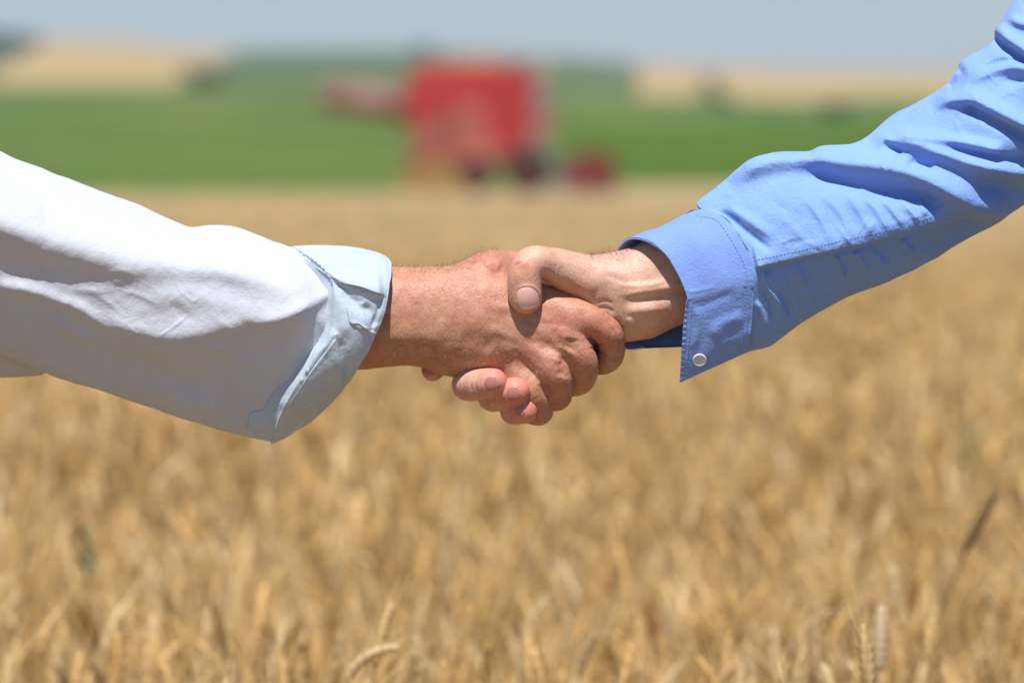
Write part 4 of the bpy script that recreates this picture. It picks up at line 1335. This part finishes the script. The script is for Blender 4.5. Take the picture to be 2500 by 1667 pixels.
# ------------------------------------------------------------------ wheat
def wheat_mat():
    m, t, b = new_mat("ripe_wheat")
    a = N(t, "ShaderNodeAttribute", attribute_name="col")
    t.links.new(a.outputs["Color"], b.inputs["Base Color"])
    b.inputs["Roughness"].default_value = 0.55
    b.inputs["Specular IOR Level"].default_value = 0.35
    tr = N(t, "ShaderNodeBsdfTranslucent")
    t.links.new(a.outputs["Color"], tr.inputs[0])
    mx = N(t, "ShaderNodeMixShader", i_0=0.36)
    t.links.new(b.outputs[0], mx.inputs[1]); t.links.new(tr.outputs[0], mx.inputs[2])
    t.links.new(mx.outputs[0], t.nodes["Material Output"].inputs[0])
    return m


M_WHEAT = wheat_mat()
STRAW = np.array([(0.78, 0.565, 0.27), (0.76, 0.53, 0.215), (0.80, 0.615, 0.345), (0.72, 0.505, 0.23), (0.78, 0.55, 0.23), (0.82, 0.66, 0.40), (0.58, 0.395, 0.175)])


def stalks(xy, h, lean_az, lean, nod, ear_len, ear_r, rings, sides, stem_seg, awns, leaves, r, z0=0.0, ear_w=1.0):
    """build many wheat stalks at once -> verts, quads, tris, colours (all stalks share the topology)"""
    n = len(xy)
    V = []; C = []; Q = []; T3 = []
    off_ = 0
    base = np.concatenate([xy, np.full((n, 1), z0)], 1)
    ld = np.stack([np.cos(lean_az), np.sin(lean_az), np.zeros(n)], 1)
    side = np.stack([-np.sin(lean_az), np.cos(lean_az), np.zeros(n)], 1)
    col = STRAW[r.integers(0, len(STRAW), n)] * r.uniform(.88, 1.12, (n, 1))
    col2 = col * np.array((1.0, .97, .92))
    # stem curve : rises, leans
    def stem_p(t): return base + np.array((0, 0, 1.0)) * (h * t)[:, None] + ld * (lean * h * t ** 2)[:, None]
    ts = np.linspace(0, 1, stem_seg + 1)
    sw = 0.0017
    for k, t in enumerate(ts):
        p = stem_p(np.full(n, t))
        for a in range(3):
            th = a * 2.094
            V.append(p + (ld * math.cos(th) + side * math.sin(th)) * sw); C.append(col * .9)
    for k in range(stem_seg):
        for a in range(3):
            a2 = (a + 1) % 3
            Q.append((off_ + 3 * k + a, off_ + 3 * k + a2, off_ + 3 * k + 3 + a2, off_ + 3 * k + 3 + a))
    off_ += 3 * (stem_seg + 1)
    # ear : curve from the stem tip, turning over by angle nod
    top = stem_p(np.ones(n))
    a0 = np.arctan(2 * lean)
    p = top.copy()
    rr = np.linspace(0, 1, rings)
    earpts = []
    for k in range(rings):
        ang = a0 + nod * (k / (rings - 1)) ** .8
        d = np.array((0, 0, 1.0)) * np.cos(ang)[:, None] + ld * np.sin(ang)[:, None]
        if k: p = p + d * (ear_len / (rings - 1))[:, None]
        u_ = ld * np.cos(ang)[:, None] - np.array((0, 0, 1.0)) * np.sin(ang)[:, None]
        earpts.append((p.copy(), d, u_))
        prof = ear_r * (0.35 + 0.65 * math.sin(math.pi * min(1, .12 + .86 * rr[k])) ** .6) * (1.18 if k % 2 else 0.82) * (0.3 if k == rings - 1 else 1)
        tw = 0.5 * (k % 2)
        for a in range(sides):
            th = 2 * np.pi * (a + tw) / sides
            V.append(p + (u_ * math.cos(th) * .8 + side * math.sin(th) * ear_w) * np.reshape(prof, (-1, 1)))
            C.append(col2 * (1.06 if k % 2 else .92))
    for k in range(rings - 1):
        for a in range(sides):
            a2 = (a + 1) % sides
            Q.append((off_ + sides * k + a, off_ + sides * k + a2, off_ + sides * (k + 1) + a2, off_ + sides * (k + 1) + a))
    off_ += sides * rings
    for j in range(awns):
        k = int((j + 0.5) / awns * (rings - 1))
        pk, d, u_ = earpts[k]
        th = j * 2.4
        o_ = u_ * math.cos(th) + side * math.sin(th)
        L_ = ear_len * r.uniform(.7, 1.15, n)
        spread = r.uniform(.22, .42, n)
        tipp = pk + (d + o_ * spread[:, None]) * L_[:, None]
        b_ = pk + o_ * (ear_r * .8)
        wv = np.cross(o_, d) * 0.0005
        V += [b_ - wv, b_ + wv, tipp]; C += [col2 * 1.05] * 3
        T3.append((off_, off_ + 1, off_ + 2)); off_ += 3
    for j in range(leaves):
        t0 = r.uniform(.35, .8, n); az_ = r.uniform(0, 6.28, n)
        p0 = base + np.array((0, 0, 1.0)) * (h * t0)[:, None] + ld * (lean * h * t0 ** 2)[:, None]
        o_ = np.stack([np.cos(az_), np.sin(az_), np.zeros(n)], 1); s_ = np.stack([-np.sin(az_), np.cos(az_), np.zeros(n)], 1)
        Ll = r.uniform(.10, .20, n); wd = r.uniform(.0018, .004, n)
        for k in range(5):
            u = k / 4
            pp = p0 + o_ * (Ll * u * .38)[:, None] + np.array((0, 0, 1.0)) * (Ll * (u * .95 - u * u * .55))[:, None]
            w_ = (wd * (1 - u * .85))[:, None]
            V += [pp - s_ * w_, pp + s_ * w_]; C += [col * .95] * 2
        for k in range(4): Q.append((off_ + 2 * k, off_ + 2 * k + 1, off_ + 2 * k + 3, off_ + 2 * k + 2))
        off_ += 10
    V = np.stack(V, 1).reshape(-1, 3); C = np.stack(C, 1).reshape(-1, 3)
    b = (np.arange(n) * off_)[:, None, None]
    Q = (b + np.array(Q)[None]).reshape(-1, 4)
    T3 = (b + np.array(T3)[None]).reshape(-1, 3) if T3 else np.zeros((0, 3), int)
    return V, Q, T3, np.clip(C, 0, .9)


def scatter(d0, d1, dens, margin, r):
    """random spots in the widened view wedge between two distances from the camera"""
    area = (d1 - d0) * ((d0 + d1) / 2 * 0.1332 + margin) * 2
    n = int(area * dens)
    # density by width
    u = r.random(n * 3); d = d0 + (d1 - d0) * r.random(n * 3)
    keep = r.random(n * 3) < (d * .1332 + margin) / (d1 * .1332 + margin)
    d = d[keep][:n]; u = r.random(len(d))
    x = (u * 2 - 1) * (d * 0.1332 + margin)
    return np.stack([x, d - D0], 1)


def pick_height(xy, r, base=0.705, s=0.045):
    p3 = np.concatenate([xy, np.zeros((len(xy), 1))], 1)
    return base + vnoise(p3, 0.9, 5, 2) * 0.035 + vnoise(p3, .22, 9, 1) * 0.022 + r.normal(0, s, len(xy))


parts = []
r = np.random.default_rng(11)
xy = scatter(2.15, 4.6, 760, 0.7, r)
n = len(xy)
parts.append(stalks(xy, np.minimum(pick_height(xy, r, .695, .035), .775), r.uniform(0, 6.28, n), np.abs(r.normal(0, .09, n)), r.uniform(.0, 1.0, n) ** 1.5, r.uniform(.04, .065, n), .0047, 9, 5, 4, 14, 3, r))
xy = scatter(4.6, 8.5, 520, 1.1, r); n = len(xy)
parts.append(stalks(xy, pick_height(xy, r), r.uniform(0, 6.28, n), np.abs(r.normal(0, .09, n)), r.uniform(.0, 1.1, n), r.uniform(.045, .065, n), .0052, 5, 4, 3, 8, 2, r))
xy = scatter(8.5, 17, 200, 2.0, r); n = len(xy)
parts.append(stalks(xy, pick_height(xy, r), r.uniform(0, 6.28, n), np.abs(r.normal(0, .12, n)), r.uniform(.0, 1.6, n), r.uniform(.055, .075, n), .008, 4, 3, 2, 0, 1, r))
xy = scatter(17, 42, 45, 2.0, r); n = len(xy)
parts.append(stalks(xy, pick_height(xy, r, .56, .025), r.uniform(0, 6.28, n), np.abs(r.normal(0, .15, n)), r.uniform(.2, 2.0, n), r.uniform(.06, .09, n), .028, 4, 3, 1, 0, 0, r))
vo = 0; VV = []; QQ = []; TT = []; CC = []
for v_, q_, t_, c_ in parts:
    VV.append(v_); QQ.append(q_ + vo); TT.append(t_ + vo); CC.append(c_); vo += len(v_)
# the closed canopy under the ears
cd = np.concatenate([np.linspace(1.7, 12, 150), np.linspace(12.2, 42, 90)])
cu = np.linspace(-1, 1, 200)
CU, CDD = np.meshgrid(cu, cd, indexing='ij')
CXX = CU * (CDD * 0.1332 + 0.8 + CDD * .13); CYY = CDD - D0
cp3 = np.stack([CXX, CYY, CXX * 0], -1).reshape(-1, 3)
near = np.clip((CDD.reshape(-1) - 4) / 10, 0, 1)
cz = 0.52 + 0.10 * near + vnoise(cp3, .35, 23, 3) * (.05) + vnoise(cp3, .06, 29, 1) * .02
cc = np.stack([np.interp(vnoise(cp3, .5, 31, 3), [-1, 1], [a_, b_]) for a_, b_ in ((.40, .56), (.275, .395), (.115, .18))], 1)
cp3[:, 2] = cz
VV.append(cp3); QQ.append(grid_faces(200, len(cd), False) + vo); CC.append(cc)
wo = mesh_obj("wheat_field", np.concatenate(VV), [np.concatenate(QQ), np.concatenate(TT)], M_WHEAT, attrs={"col": np.concatenate(CC)})
tag(wo, "ripe golden wheat standing across the whole foreground", None, None, "stuff")
# stand-in sheet for wheat outside the view wedge, shade between stems in its colour
cxs = np.concatenate([np.linspace(-45, -9, 50), np.linspace(-8.8, 8.8, 130), np.linspace(9, 45, 50)]); cys = np.concatenate([np.linspace(-14, 12, 150), np.linspace(12.3, 39.5, 80)])
KX, KY = np.meshgrid(cxs, cys, indexing='ij')
kp = np.stack([KX, KY, KX * 0], -1).reshape(-1, 3)
kd = kp[:, 1] + D0
outw = smooth01((np.abs(kp[:, 0]) - (np.maximum(kd, 0) * 0.2632 + 0.75)) / 0.25) + smooth01((0.6 - kd) / .3)
outw = np.clip(outw, 0, 1)
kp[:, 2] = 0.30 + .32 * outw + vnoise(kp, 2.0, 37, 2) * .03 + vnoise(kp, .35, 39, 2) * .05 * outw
kc = np.array((.33, .235, .12)) * (1 + .25 * vnoise(kp, .5, 41, 2))[:, None]  # kept below the straw tone to cut light bounced upward
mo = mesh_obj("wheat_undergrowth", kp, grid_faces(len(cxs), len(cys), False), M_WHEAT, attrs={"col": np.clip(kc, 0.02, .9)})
tag(mo, "straw sheet between and beyond the wheat stems, its colour darkened for shade", None, None, "stuff")

# a few stalks near enough to make out one by one
def solo(px, py, dist, lean_az, lean, nod, el, lab, colr=None, awn=16, seed=0, er=.0056):
    r = np.random.default_rng(seed)
    X = (px - 1250) * S / D0 * dist
    ztop = CAMZ - math.tan(math.radians((py - HORPX) / PXDEG)) * dist
    xy = np.array([[X - math.cos(lean_az) * lean * ztop, dist - D0 - math.sin(lean_az) * lean * ztop]])
    v_, q_, t_, c_ = stalks(xy, np.array([ztop]), np.array([lean_az]), np.array([lean]), np.array([nod]), np.array([el]), er, 15, 8, 7, awn, 1, r)
    if colr: c_ = c_ / c_.mean(0) * np.array(colr)
    loc = (xy[0, 0], xy[0, 1], 0)
    rt = empty("wheat_stalk", loc, lab, "wheat stalk", "wheat stalks nearest the camera")
    nst = 3 * 8
    stem_q = q_[(q_ < nst).all(1)]; ear_q = q_[(q_ >= nst).all(1) & (q_ < nst + 15 * 8).all(1)]
    lf_q = q_[(q_ >= nst + 15 * 8).all(1)]
    def sub(nm, fl, par):
        ids = np.unique(np.concatenate([f.ravel() for f in fl])); mp_ = np.full(len(v_), -1); mp_[ids] = np.arange(len(ids))
        return mesh_obj(nm, v_[ids], [mp_[f] for f in fl if len(f)], M_WHEAT, par, loc, attrs={"col": c_[ids]})
    sub("stem", [stem_q], rt); sub("leaf", [lf_q], rt)
    e = sub("ear", [ear_q], rt)
    if len(t_): sub("awns", [t_], e)
    return rt


solo(850, 1658, 2.95, -0.1, .12, 1.35, .05, "wheat stalk bent over level at the lower edge, left of centre", (.74, .56, .32), 10, 1)
solo(2152, 1632, 3.05, 1.3, .03, .15, .05, "pale upright wheat ear at the lower right edge", (.70, .56, .36), 8, 2, .0062)
solo(2130, 1690, 2.75, 2.0, .05, .3, .05, "bristly wheat ear with long fine awns low at the right", (.62, .45, .22), 26, 3)
solo(2362, 1345, 3.45, -.1, .22, .1, .062, "dark brown wheat ear leaning at the right", (.27, .18, .08), 10, 4, .006)
solo(915, 1622, 3.0, .6, .06, .35, .05, "golden wheat ear upright behind the bent one", (.70, .50, .22), 12, 5)


def weed(px, py, dist, hgt, lab):
    X = (px - 1250) * S / D0 * dist
    ztop = CAMZ - math.tan(math.radians((py - HORPX) / PXDEG)) * dist
    V, Q = [], []
    rr = random.Random(int(px))
    for j in range(6):
        az_ = rr.uniform(0, 6.28); zz = ztop - rr.uniform(0, hgt); L_ = rr.uniform(.03, .06); w_ = rr.uniform(.0025, .005)
        b0 = len(V)
        for k in range(5):
            u = k / 4; ww = w_ * math.sin(math.pi * (0.12 + .86 * u))
            cx = X + math.cos(az_) * L_ * u * .6; cy = dist - D0 + math.sin(az_) * L_ * u * .6; cz_ = zz + L_ * u * .9 - L_ * u * u * .4
            V += [(cx - math.sin(az_) * ww, cy + math.cos(az_) * ww, cz_), (cx + math.sin(az_) * ww, cy - math.cos(az_) * ww, cz_)]
        for k in range(4): Q.append((b0 + 2 * k, b0 + 2 * k + 1, b0 + 2 * k + 3, b0 + 2 * k + 2))
    loc = (X, dist - D0, 0)
    rt = empty("weed", loc, lab, "weed", "green weeds among the wheat")
    m = bpy.data.materials.get("weed_green") or simple_mat("weed_green", (0.17, 0.20, 0.08), .6, var=.3, scale=40)
    mesh_obj("leaf_cluster", np.array(V), np.array(Q), m, rt, loc)
    V2 = []
    for k in range(9):
        for a in range(4): V2.append((X + .0018 * math.cos(a * 1.57), dist - D0 + .0018 * math.sin(a * 1.57), ztop * k / 8))
    Q2 = [(4 * k + a, 4 * k + (a + 1) % 4, 4 * k + 4 + (a + 1) % 4, 4 * k + 4 + a) for k in range(8) for a in range(4)]
    mesh_obj("stem", np.array(V2), np.array(Q2), m, rt, loc)


weed(2362, 960, 5.6, .12, "thin green weed standing above the wheat at the right")
weed(1165, 985, 5.8, .07, "green weed showing just below the clasped fingers")
weed(208, 1290, 4.0, .05, "dark green weed low in the wheat at the left")


# ------------------------------------------------------------------ mesh builder for the machine
class MB:
    def __init__(s): s.v = []; s.f = []
    def add(s, v, f):
        o = len(s.v); s.v += [tuple(p) for p in v]; s.f += [tuple(i + o for i in q) for q in f]; return s
    def prism(s, poly, y0, y1, bev=0.03):
        """side outline (x,z) extruded in y with a small bevel"""
        n = len(poly); P = np.array(poly, float); c = P.mean(0)
        inn_ = P + (c - P) / (np.linalg.norm(c - P, axis=1, keepdims=True)) * bev
        rows = [(inn_, y0), (P, y0 + bev), (P, y1 - bev), (inn_, y1)]
        V = [(p[0], y, p[1]) for pl, y in rows for p in pl]
        F = [tuple(reversed(range(n))), tuple(range(3 * n, 4 * n))]
        for k in range(3):
            for i in range(n): F.append((k * n + i, k * n + (i + 1) % n, (k + 1) * n + (i + 1) % n, (k + 1) * n + i))
        return s.add(V, F)
    def box(s, x0, x1, y0, y1, z0, z1, bev=0.02): return s.prism([(x0, z0), (x1, z0), (x1, z1), (x0, z1)], y0, y1, bev)
    def tube(s, p0, p1, r0, r1=None, n=14, cap=True):
        r1 = r0 if r1 is None else r1
        p0 = np.array(p0, float); p1 = np.array(p1, float); d = p1 - p0; d /= np.linalg.norm(d)
        a = np.cross(d, (0, 0, 1) if abs(d[2]) < .9 else (1, 0, 0)); a /= np.linalg.norm(a); b = np.cross(d, a)
        V = [p + (a * math.cos(2 * math.pi * k / n) + b * math.sin(2 * math.pi * k / n)) * q for p, q in ((p0, r0), (p1, r1)) for k in range(n)]
        F = [(k, (k + 1) % n, n + (k + 1) % n, n + k) for k in range(n)]
        if cap: F += [tuple(reversed(range(n))), tuple(range(n, 2 * n))]
        return s.add(V, F)
    def lathe_y(s, c, prof, n=32):
        """profile (r, y) turned about the y axis through c"""
        V = [(c[0] + q * math.cos(2 * math.pi * k / n), c[1] + y, c[2] + q * math.sin(2 * math.pi * k / n)) for q, y in prof for k in range(n)]
        F = [(i * n + k, i * n + (k + 1) % n, (i + 1) * n + (k + 1) % n, (i + 1) * n + k) for i in range(len(prof) - 1) for k in range(n)]
        return s.add(V, F)
    def build(s, name, m, parent, smooth=False):
        me = bpy.data.meshes.new(name); me.from_pydata(s.v, [], s.f); me.materials.append(m)
        import bmesh
        bm = bmesh.new(); bm.from_mesh(me); bmesh.ops.recalc_face_normals(bm, faces=bm.faces); bm.to_mesh(me); bm.free()
        if smooth: me.shade_smooth()
        o = bpy.data.objects.new(name, me); COL.objects.link(o); o.parent = parent
        return o


# ------------------------------------------------------------------ combine harvester, 112 m away
HD = 112.0
k_ = S / D0 * HD                     # metres per photo pixel out there
def hx(px): return (px - 1270) * k_
def hz(py): return (457 - py) * k_
MR = simple_mat("red_paint", (0.36, 0.022, 0.018), .5, var=.12, scale=1.2)
MR2 = simple_mat("dusty_red_panel", (0.27, 0.075, 0.05), .6, var=.3, scale=1.5)
MR3 = simple_mat("faded_red_panel", (0.32, 0.085, 0.06), .6, var=.25, scale=1.2)
MRD = simple_mat("dark_red_reel_paint", (0.15, 0.025, 0.015), .6)
MBK = simple_mat("tyre_rubber", (0.03, 0.025, 0.022), .85)
MGR = simple_mat("grey_metal", (0.22, 0.22, 0.24), .5, metal=.3)
MYE = simple_mat("yellow_rim_paint", (0.55, 0.36, 0.08), .5)
MOR = simple_mat("orange_cover", (0.50, 0.17, 0.06), .6)
MAU = simple_mat("weathered_auger_red", (0.24, 0.12, 0.10), .6, var=.15, scale=1.0)
MGL, t_, b_ = new_mat("cab_glass")
b_.inputs["Base Color"].default_value = (0.26, 0.17, 0.19, 1); b_.inputs["Roughness"].default_value = .15
MCR = simple_mat("cream_roof", (0.36, 0.29, 0.22), .6)
HLOC = (hx(1270) + (1270 - 1250) * k_, HD - D0, 0)
hv = empty("combine_harvester", HLOC, "red combine harvester cutting at the far edge of the field", "harvester")
MB().prism([(hx(1000), hz(235)), (hx(1000), hz(160)), (hx(1130), hz(156)), (hx(1290), hz(158)), (hx(1290), hz(330)), (hx(1262), hz(370)), (hx(1190), hz(400)), (hx(1130), hz(395)), (hx(1010), hz(385))], -1.4, 1.4, .06).build("body", MR, hv)
MB().prism([(hx(1030), hz(152)), (hx(1050), hz(142)), (hx(1230), hz(142)), (hx(1255), hz(155))], -1.2, 1.2, .04).build("grain_tank", MOR, hv)
sd = MB(); sd.prism([(hx(1012), hz(378)), (hx(1012), hz(290)), (hx(1100), hz(262)), (hx(1110), hz(380))], -1.47, -1.38, .02); sd.build("side_panel", MR2, hv)
sd = MB(); sd.prism([(hx(1114), hz(385)), (hx(1106), hz(262)), (hx(1130), hz(235)), (hx(1180), hz(240)), (hx(1186), hz(300)), (hx(1240), hz(360)), (hx(1200), hz(392))], -1.49, -1.40, .02); sd.build("side_panel", MR3, hv)
MB().prism([(hx(1002), hz(440)), (hx(985), hz(390)), (hx(1010), hz(385)), (hx(1030), hz(405))], -1.0, 1.0, .03).build("straw_hood", MR2, hv)
cab = MB().prism([(hx(1292), hz(335)), (hx(1292), hz(175)), (hx(1325), hz(172)), (hx(1346), hz(240)), (hx(1350), hz(310)), (hx(1330), hz(350))], -1.0, 1.0, .05).build("cab", MR3, hv)
MB().prism([(hx(1304), hz(270)), (hx(1304), hz(185)), (hx(1324), hz(182)), (hx(1342), hz(240)), (hx(1344), hz(272))], -1.04, 1.04, .02).build("window", MGL, cab)
MB().box(hx(1290), hx(1345), -1.1, 1.1, hz(176), hz(158), .03).build("roof", MCR, cab)
MB().tube((hx(1268), -.5, hz(158)), (hx(1268), -.5, hz(122)), .16).build("exhaust_pipe", MGR, hv, True)
bc = MB().box(hx(1310), hx(1340), -.4, .1, hz(158), hz(132), .04).build("beacon_mast", MCR, hv)
MB().box(hx(1120), hx(1210), -.6, .6, hz(142), hz(130), .05).build("tank_cover", MCR, hv)
# unloading auger folded back along the machine
au = MB(); au.tube((hx(1030), -.8, hz(252)), (hx(822), -1.0, hz(222)), .46, .44, 18); au.build("unloading_auger", MAU, hv, True)
sp_ = MB().tube((hx(826), -1.0, hz(222)), (hx(788), -1.02, hz(230)), .46, .36, 18).build("auger_spout", MAU, hv, True)
MB().tube((hx(990), -.8, hz(248)), (hx(1006), -.8, hz(250)), .52, .52, 16).build("auger_elbow", MR, hv, True)


def wheel(c, rad, wdt, rim):
    w_ = MB().lathe_y(c, [(rad * .52, -wdt / 2 * .8), (rad * .8, -wdt / 2), (rad * .95, -wdt / 2 * .85), (rad, -wdt / 2 * .5), (rad, wdt / 2 * .5), (rad * .95, wdt / 2 * .85), (rad * .8, wdt / 2), (rad * .52, wdt / 2 * .8)])
    for k in range(20):
        th = 2 * math.pi * k / 20
        dx, dz = math.cos(th), math.sin(th)
        p = (c[0] + dx * rad * 1.0, c[1], c[2] + dz * rad * 1.0)
        w_.tube((p[0], c[1] - wdt * .4, p[2]), (c[0] + math.cos(th + .15) * rad, c[1] + wdt * .4, c[2] + math.sin(th + .15) * rad), .035, n=4)
    wo_ = w_.build("wheel", MBK, hv, True)
    MB().lathe_y(c, [(.02, -wdt / 2 * .75), (rad * .2, -wdt / 2 * .75), (rad * .3, -wdt / 2 * .4), (rad * .5, -wdt / 2 * .5), (rad * .56, -wdt / 2 * .85), (rad * .56, wdt / 2 * .85), (rad * .5, wdt / 2 * .5), (.02, wdt / 2 * .4)]).build("rim", rim, wo_, True)


rw = .66
wheel((hx(1290), -1.55, rw), rw, .6, MRD); wheel((hx(1290), 1.55, rw), rw, .6, MRD)
wheel((hx(1160), -1.35, .52), .52, .4, MRD); wheel((hx(1160), 1.35, .52), .52, .4, MRD)
MB().tube((hx(1290), -1.5, rw), (hx(1290), 1.5, rw), .12).build("axle", MBK, hv)
MB().prism([(hx(1300), .55), (hx(1320), 1.1), (hx(1400), .65), (hx(1400), .22), (hx(1370), .2)], -.6, .6, .03).build("feeder_house", MGR, hv)
MB().prism([(hx(1385), .15), (hx(1380), .9), (hx(1400), .95), (hx(1430), .22), (hx(1500), .10), (hx(1500), .05)], -2.6, 2.6, .03).build("header", MRD, hv)
rl = MB()
rc = (hx(1452), .72)
for j in range(6):
    th = j * math.pi / 3
    q = (rc[0] + .52 * math.cos(th), rc[1] + .46 * math.sin(th))
    rl.tube((q[0], -2.5, q[1]), (q[0], 2.5, q[1]), .05, n=6)
    for y in (-2.45, -1.2, 0, 1.2, 2.45): rl.tube((rc[0], y, rc[1]), (q[0], y, q[1]), .045, n=6)
    for y in np.linspace(-2.4, 2.4, 25): rl.tube((q[0], y, q[1]), (q[0] + .03, y, q[1] - .22), .014, n=4)
rl.tube((rc[0], -2.55, rc[1]), (rc[0], 2.55, rc[1]), .09, n=10)
for y in (-2.5, 2.5): rl.lathe_y((rc[0], y, rc[1]), [(.05, 0), (.56, 0), (.56, .05), (.05, .05)], 24)
rl.build("reel", MRD, hv)
MB().prism([(hx(1378), .1), (hx(1378), 1.0), (hx(1420), 1.12), (hx(1495), .55), (hx(1508), .08)], -2.68, -2.6, .02).build("end_shield", MRD, hv)
MB().prism([(hx(1378), .1), (hx(1378), 1.0), (hx(1420), 1.12), (hx(1495), .55), (hx(1508), .08)], 2.6, 2.68, .02).build("end_shield", MRD, hv)
ld_ = MB()
for s_ in (-.25, .25): ld_.tube((hx(1312) + s_, -1.6, .5), (hx(1312) + s_, -1.25, 1.9), .03, n=6)
for q in range(5): ld_.tube((hx(1312) - .25, -1.6 + .08 * q, .6 + .3 * q), (hx(1312) + .25, -1.6 + .08 * q, .6 + .3 * q), .025, n=6)
ld_.build("ladder", MGR, hv)
# straw coming off the back of the machine: a loose heap on the stubble
r = np.random.default_rng(5)
V, Fq = [], []
cx_, cz_ = HLOC[0] + hx(1062), 0
for j in range(2600):
    th = r.uniform(0, 6.28); q = r.random() ** .6
    x = cx_ + math.cos(th) * q * .95; y = HLOC[1] - 2.4 + math.sin(th) * q * 1.2
    z = max(0, (1 - q ** 1.6)) * 1.0 * r.random() ** .5 + .02
    a = r.uniform(0, 6.28); L_ = r.uniform(.08, .2); e = r.normal(0, .5)
    dx, dy, dz = math.cos(a) * L_, math.sin(a) * L_, e * L_
    b0 = len(V); wq = .012
    V += [(x, y, z - wq), (x, y, z + wq), (x + dx, y + dy, z + dz + wq), (x + dx, y + dy, z + dz - wq)]
    Fq.append((b0, b0 + 1, b0 + 2, b0 + 3))
so = mesh_obj("straw_pile", np.array(V), np.array(Fq), M_WHEAT, None, (0, 0, 0), attrs={"col": np.tile(np.array((.60, .40, .15)), (len(V), 1)) * r.uniform(.8, 1.15, (len(V) // 4, 1)).repeat(4, 0)})
tag(so, "heap of loose golden straw on the stubble behind the harvester's rear end", None, None, "stuff")


# ------------------------------------------------------------------ trees on the far hills
MLEAF = simple_mat("tree_foliage", (0.045, 0.085, 0.035), .8, var=.45, scale=.6)
MBARK = simple_mat("tree_bark", (0.10, 0.075, 0.05), .9)


def slope_dist(px, py):
    dd = np.linspace(160, 1990, 800)
    X_ = (px - 1250) * S / D0 * dd
    p_y = HORPX - np.degrees(np.arctan((terrain_z(X_, dd - D0) - CAMZ) / dd)) * PXDEG
    return float(dd[np.argmin(np.abs(p_y - py))])


def make_tree(px, py, hgt, wid, lab, seed):
    dist = slope_dist(px, py)
    hgt = hgt * S / D0 * dist; wid = wid * S / D0 * dist
    r = np.random.default_rng(seed)
    X = (px - 1250) * S / D0 * dist; Y = dist - D0
    Z = float(terrain_z(np.array([X]), np.array([Y]))[0])
    loc = (X, Y, Z)
    rt = empty("tree", loc, lab, "tree", "trees on the far hills")
    tk = MB()
    pts_ = [(0, 0, -.3, hgt * .05), (hgt * .01, 0, hgt * .2, hgt * .038), (-hgt * .01, hgt * .01, hgt * .45, hgt * .028), (0, 0, hgt * .8, hgt * .01)]
    for a_, b_2 in zip(pts_[:-1], pts_[1:]): tk.tube(a_[:3], b_2[:3], a_[3], b_2[3], 8)
    for j in range(7):
        th = r.uniform(0, 6.28); z0 = hgt * r.uniform(.25, .6)
        tk.tube((0, 0, z0), (math.cos(th) * wid * .35, math.sin(th) * wid * .35, z0 + hgt * r.uniform(.12, .28)), hgt * .014, hgt * .004, 5)
    tk.build("trunk", MBARK, rt, True)
    nc = 26
    cen = np.stack([r.normal(0, wid * .24, nc), r.normal(0, wid * .24, nc), hgt * r.uniform(.28, .92, nc)], 1)
    rad = wid * r.uniform(.12, .24, nc)
    nl = 2600
    ci = r.integers(0, nc, nl)
    d = r.normal(0, 1, (nl, 3)); d /= np.linalg.norm(d, axis=1, keepdims=True)
    p = cen[ci] + d * (rad[ci] * r.uniform(.6, 1.05, nl))[:, None]
    p[:, 2] = np.clip(p[:, 2], hgt * .12, None)
    a = r.normal(0, 1, (nl, 3)); a -= d * (a * d).sum(1, keepdims=True) * .5; a /= np.linalg.norm(a, axis=1, keepdims=True)
    b = np.cross(a, d + r.normal(0, .5, (nl, 3))); b /= np.linalg.norm(b, axis=1, keepdims=True)
    s_ = (wid * r.uniform(.022, .05, nl))[:, None]
    V = np.stack([p - a * s_, p + b * s_ * .6, p + a * s_, p - b * s_ * .6], 1).reshape(-1, 3) + np.array(loc)
    mesh_obj("crown", V, np.arange(nl * 4).reshape(-1, 4), MLEAF, rt, loc, smooth=False)


make_tree(486, 214, 52, 62, "dark round tree at the right end of the left tan field", 1)
make_tree(530, 208, 30, 44, "smaller tree beside the dark tree at the left tan field", 2)
make_tree(1735, 240, 66, 34, "narrow dark tree splitting the right tan field", 3)
make_tree(1770, 256, 24, 50, "low bushy tree at the foot of the narrow tree", 4)
make_tree(2045, 284, 30, 74, "low dark tree under the far right tan field", 5)
make_tree(1035, 140, 30, 46, "tree on the ridge above the harvester's rear end", 6)
make_tree(-10, 118, 36, 90, "broad tree on the far left ridge", 7)
make_tree(60, 112, 26, 70, "tree next to the tan field on the far left ridge", 8)

# ------------------------------------------------------------------ air
hm = bpy.data.materials.new("haze"); hm.use_nodes = True
ht = hm.node_tree
ht.nodes.remove(ht.nodes["Principled BSDF"])
pv_ = ht.nodes.new("ShaderNodeVolumePrincipled")
pv_.inputs["Color"].default_value = (0.56, 0.62, 1.0, 1)
pv_.inputs["Density"].default_value = HAZE
pv_.inputs["Anisotropy"].default_value = 0.0
ht.links.new(pv_.outputs[0], ht.nodes["Material Output"].inputs["Volume"])
if HAZE > 0:
    hb = bpy.data.meshes.new("haze")
    x0, x1, y0, y1, z0, z1 = -6100, 6100, -3100, 6100, -1.2, 90
    vv = [(x, y, z) for z in (z0, z1) for y in (y0, y1) for x in (x0, x1)]
    hb.from_pydata(vv, [], [(0, 2, 3, 1), (4, 5, 7, 6), (0, 1, 5, 4), (2, 6, 7, 3), (0, 4, 6, 2), (1, 3, 7, 5)])
    hb.materials.append(hm)
    ho = bpy.data.objects.new("haze", hb); COL.objects.link(ho)
    tag(ho, "thin blue summer haze in the air over the fields", None, None, "stuff")
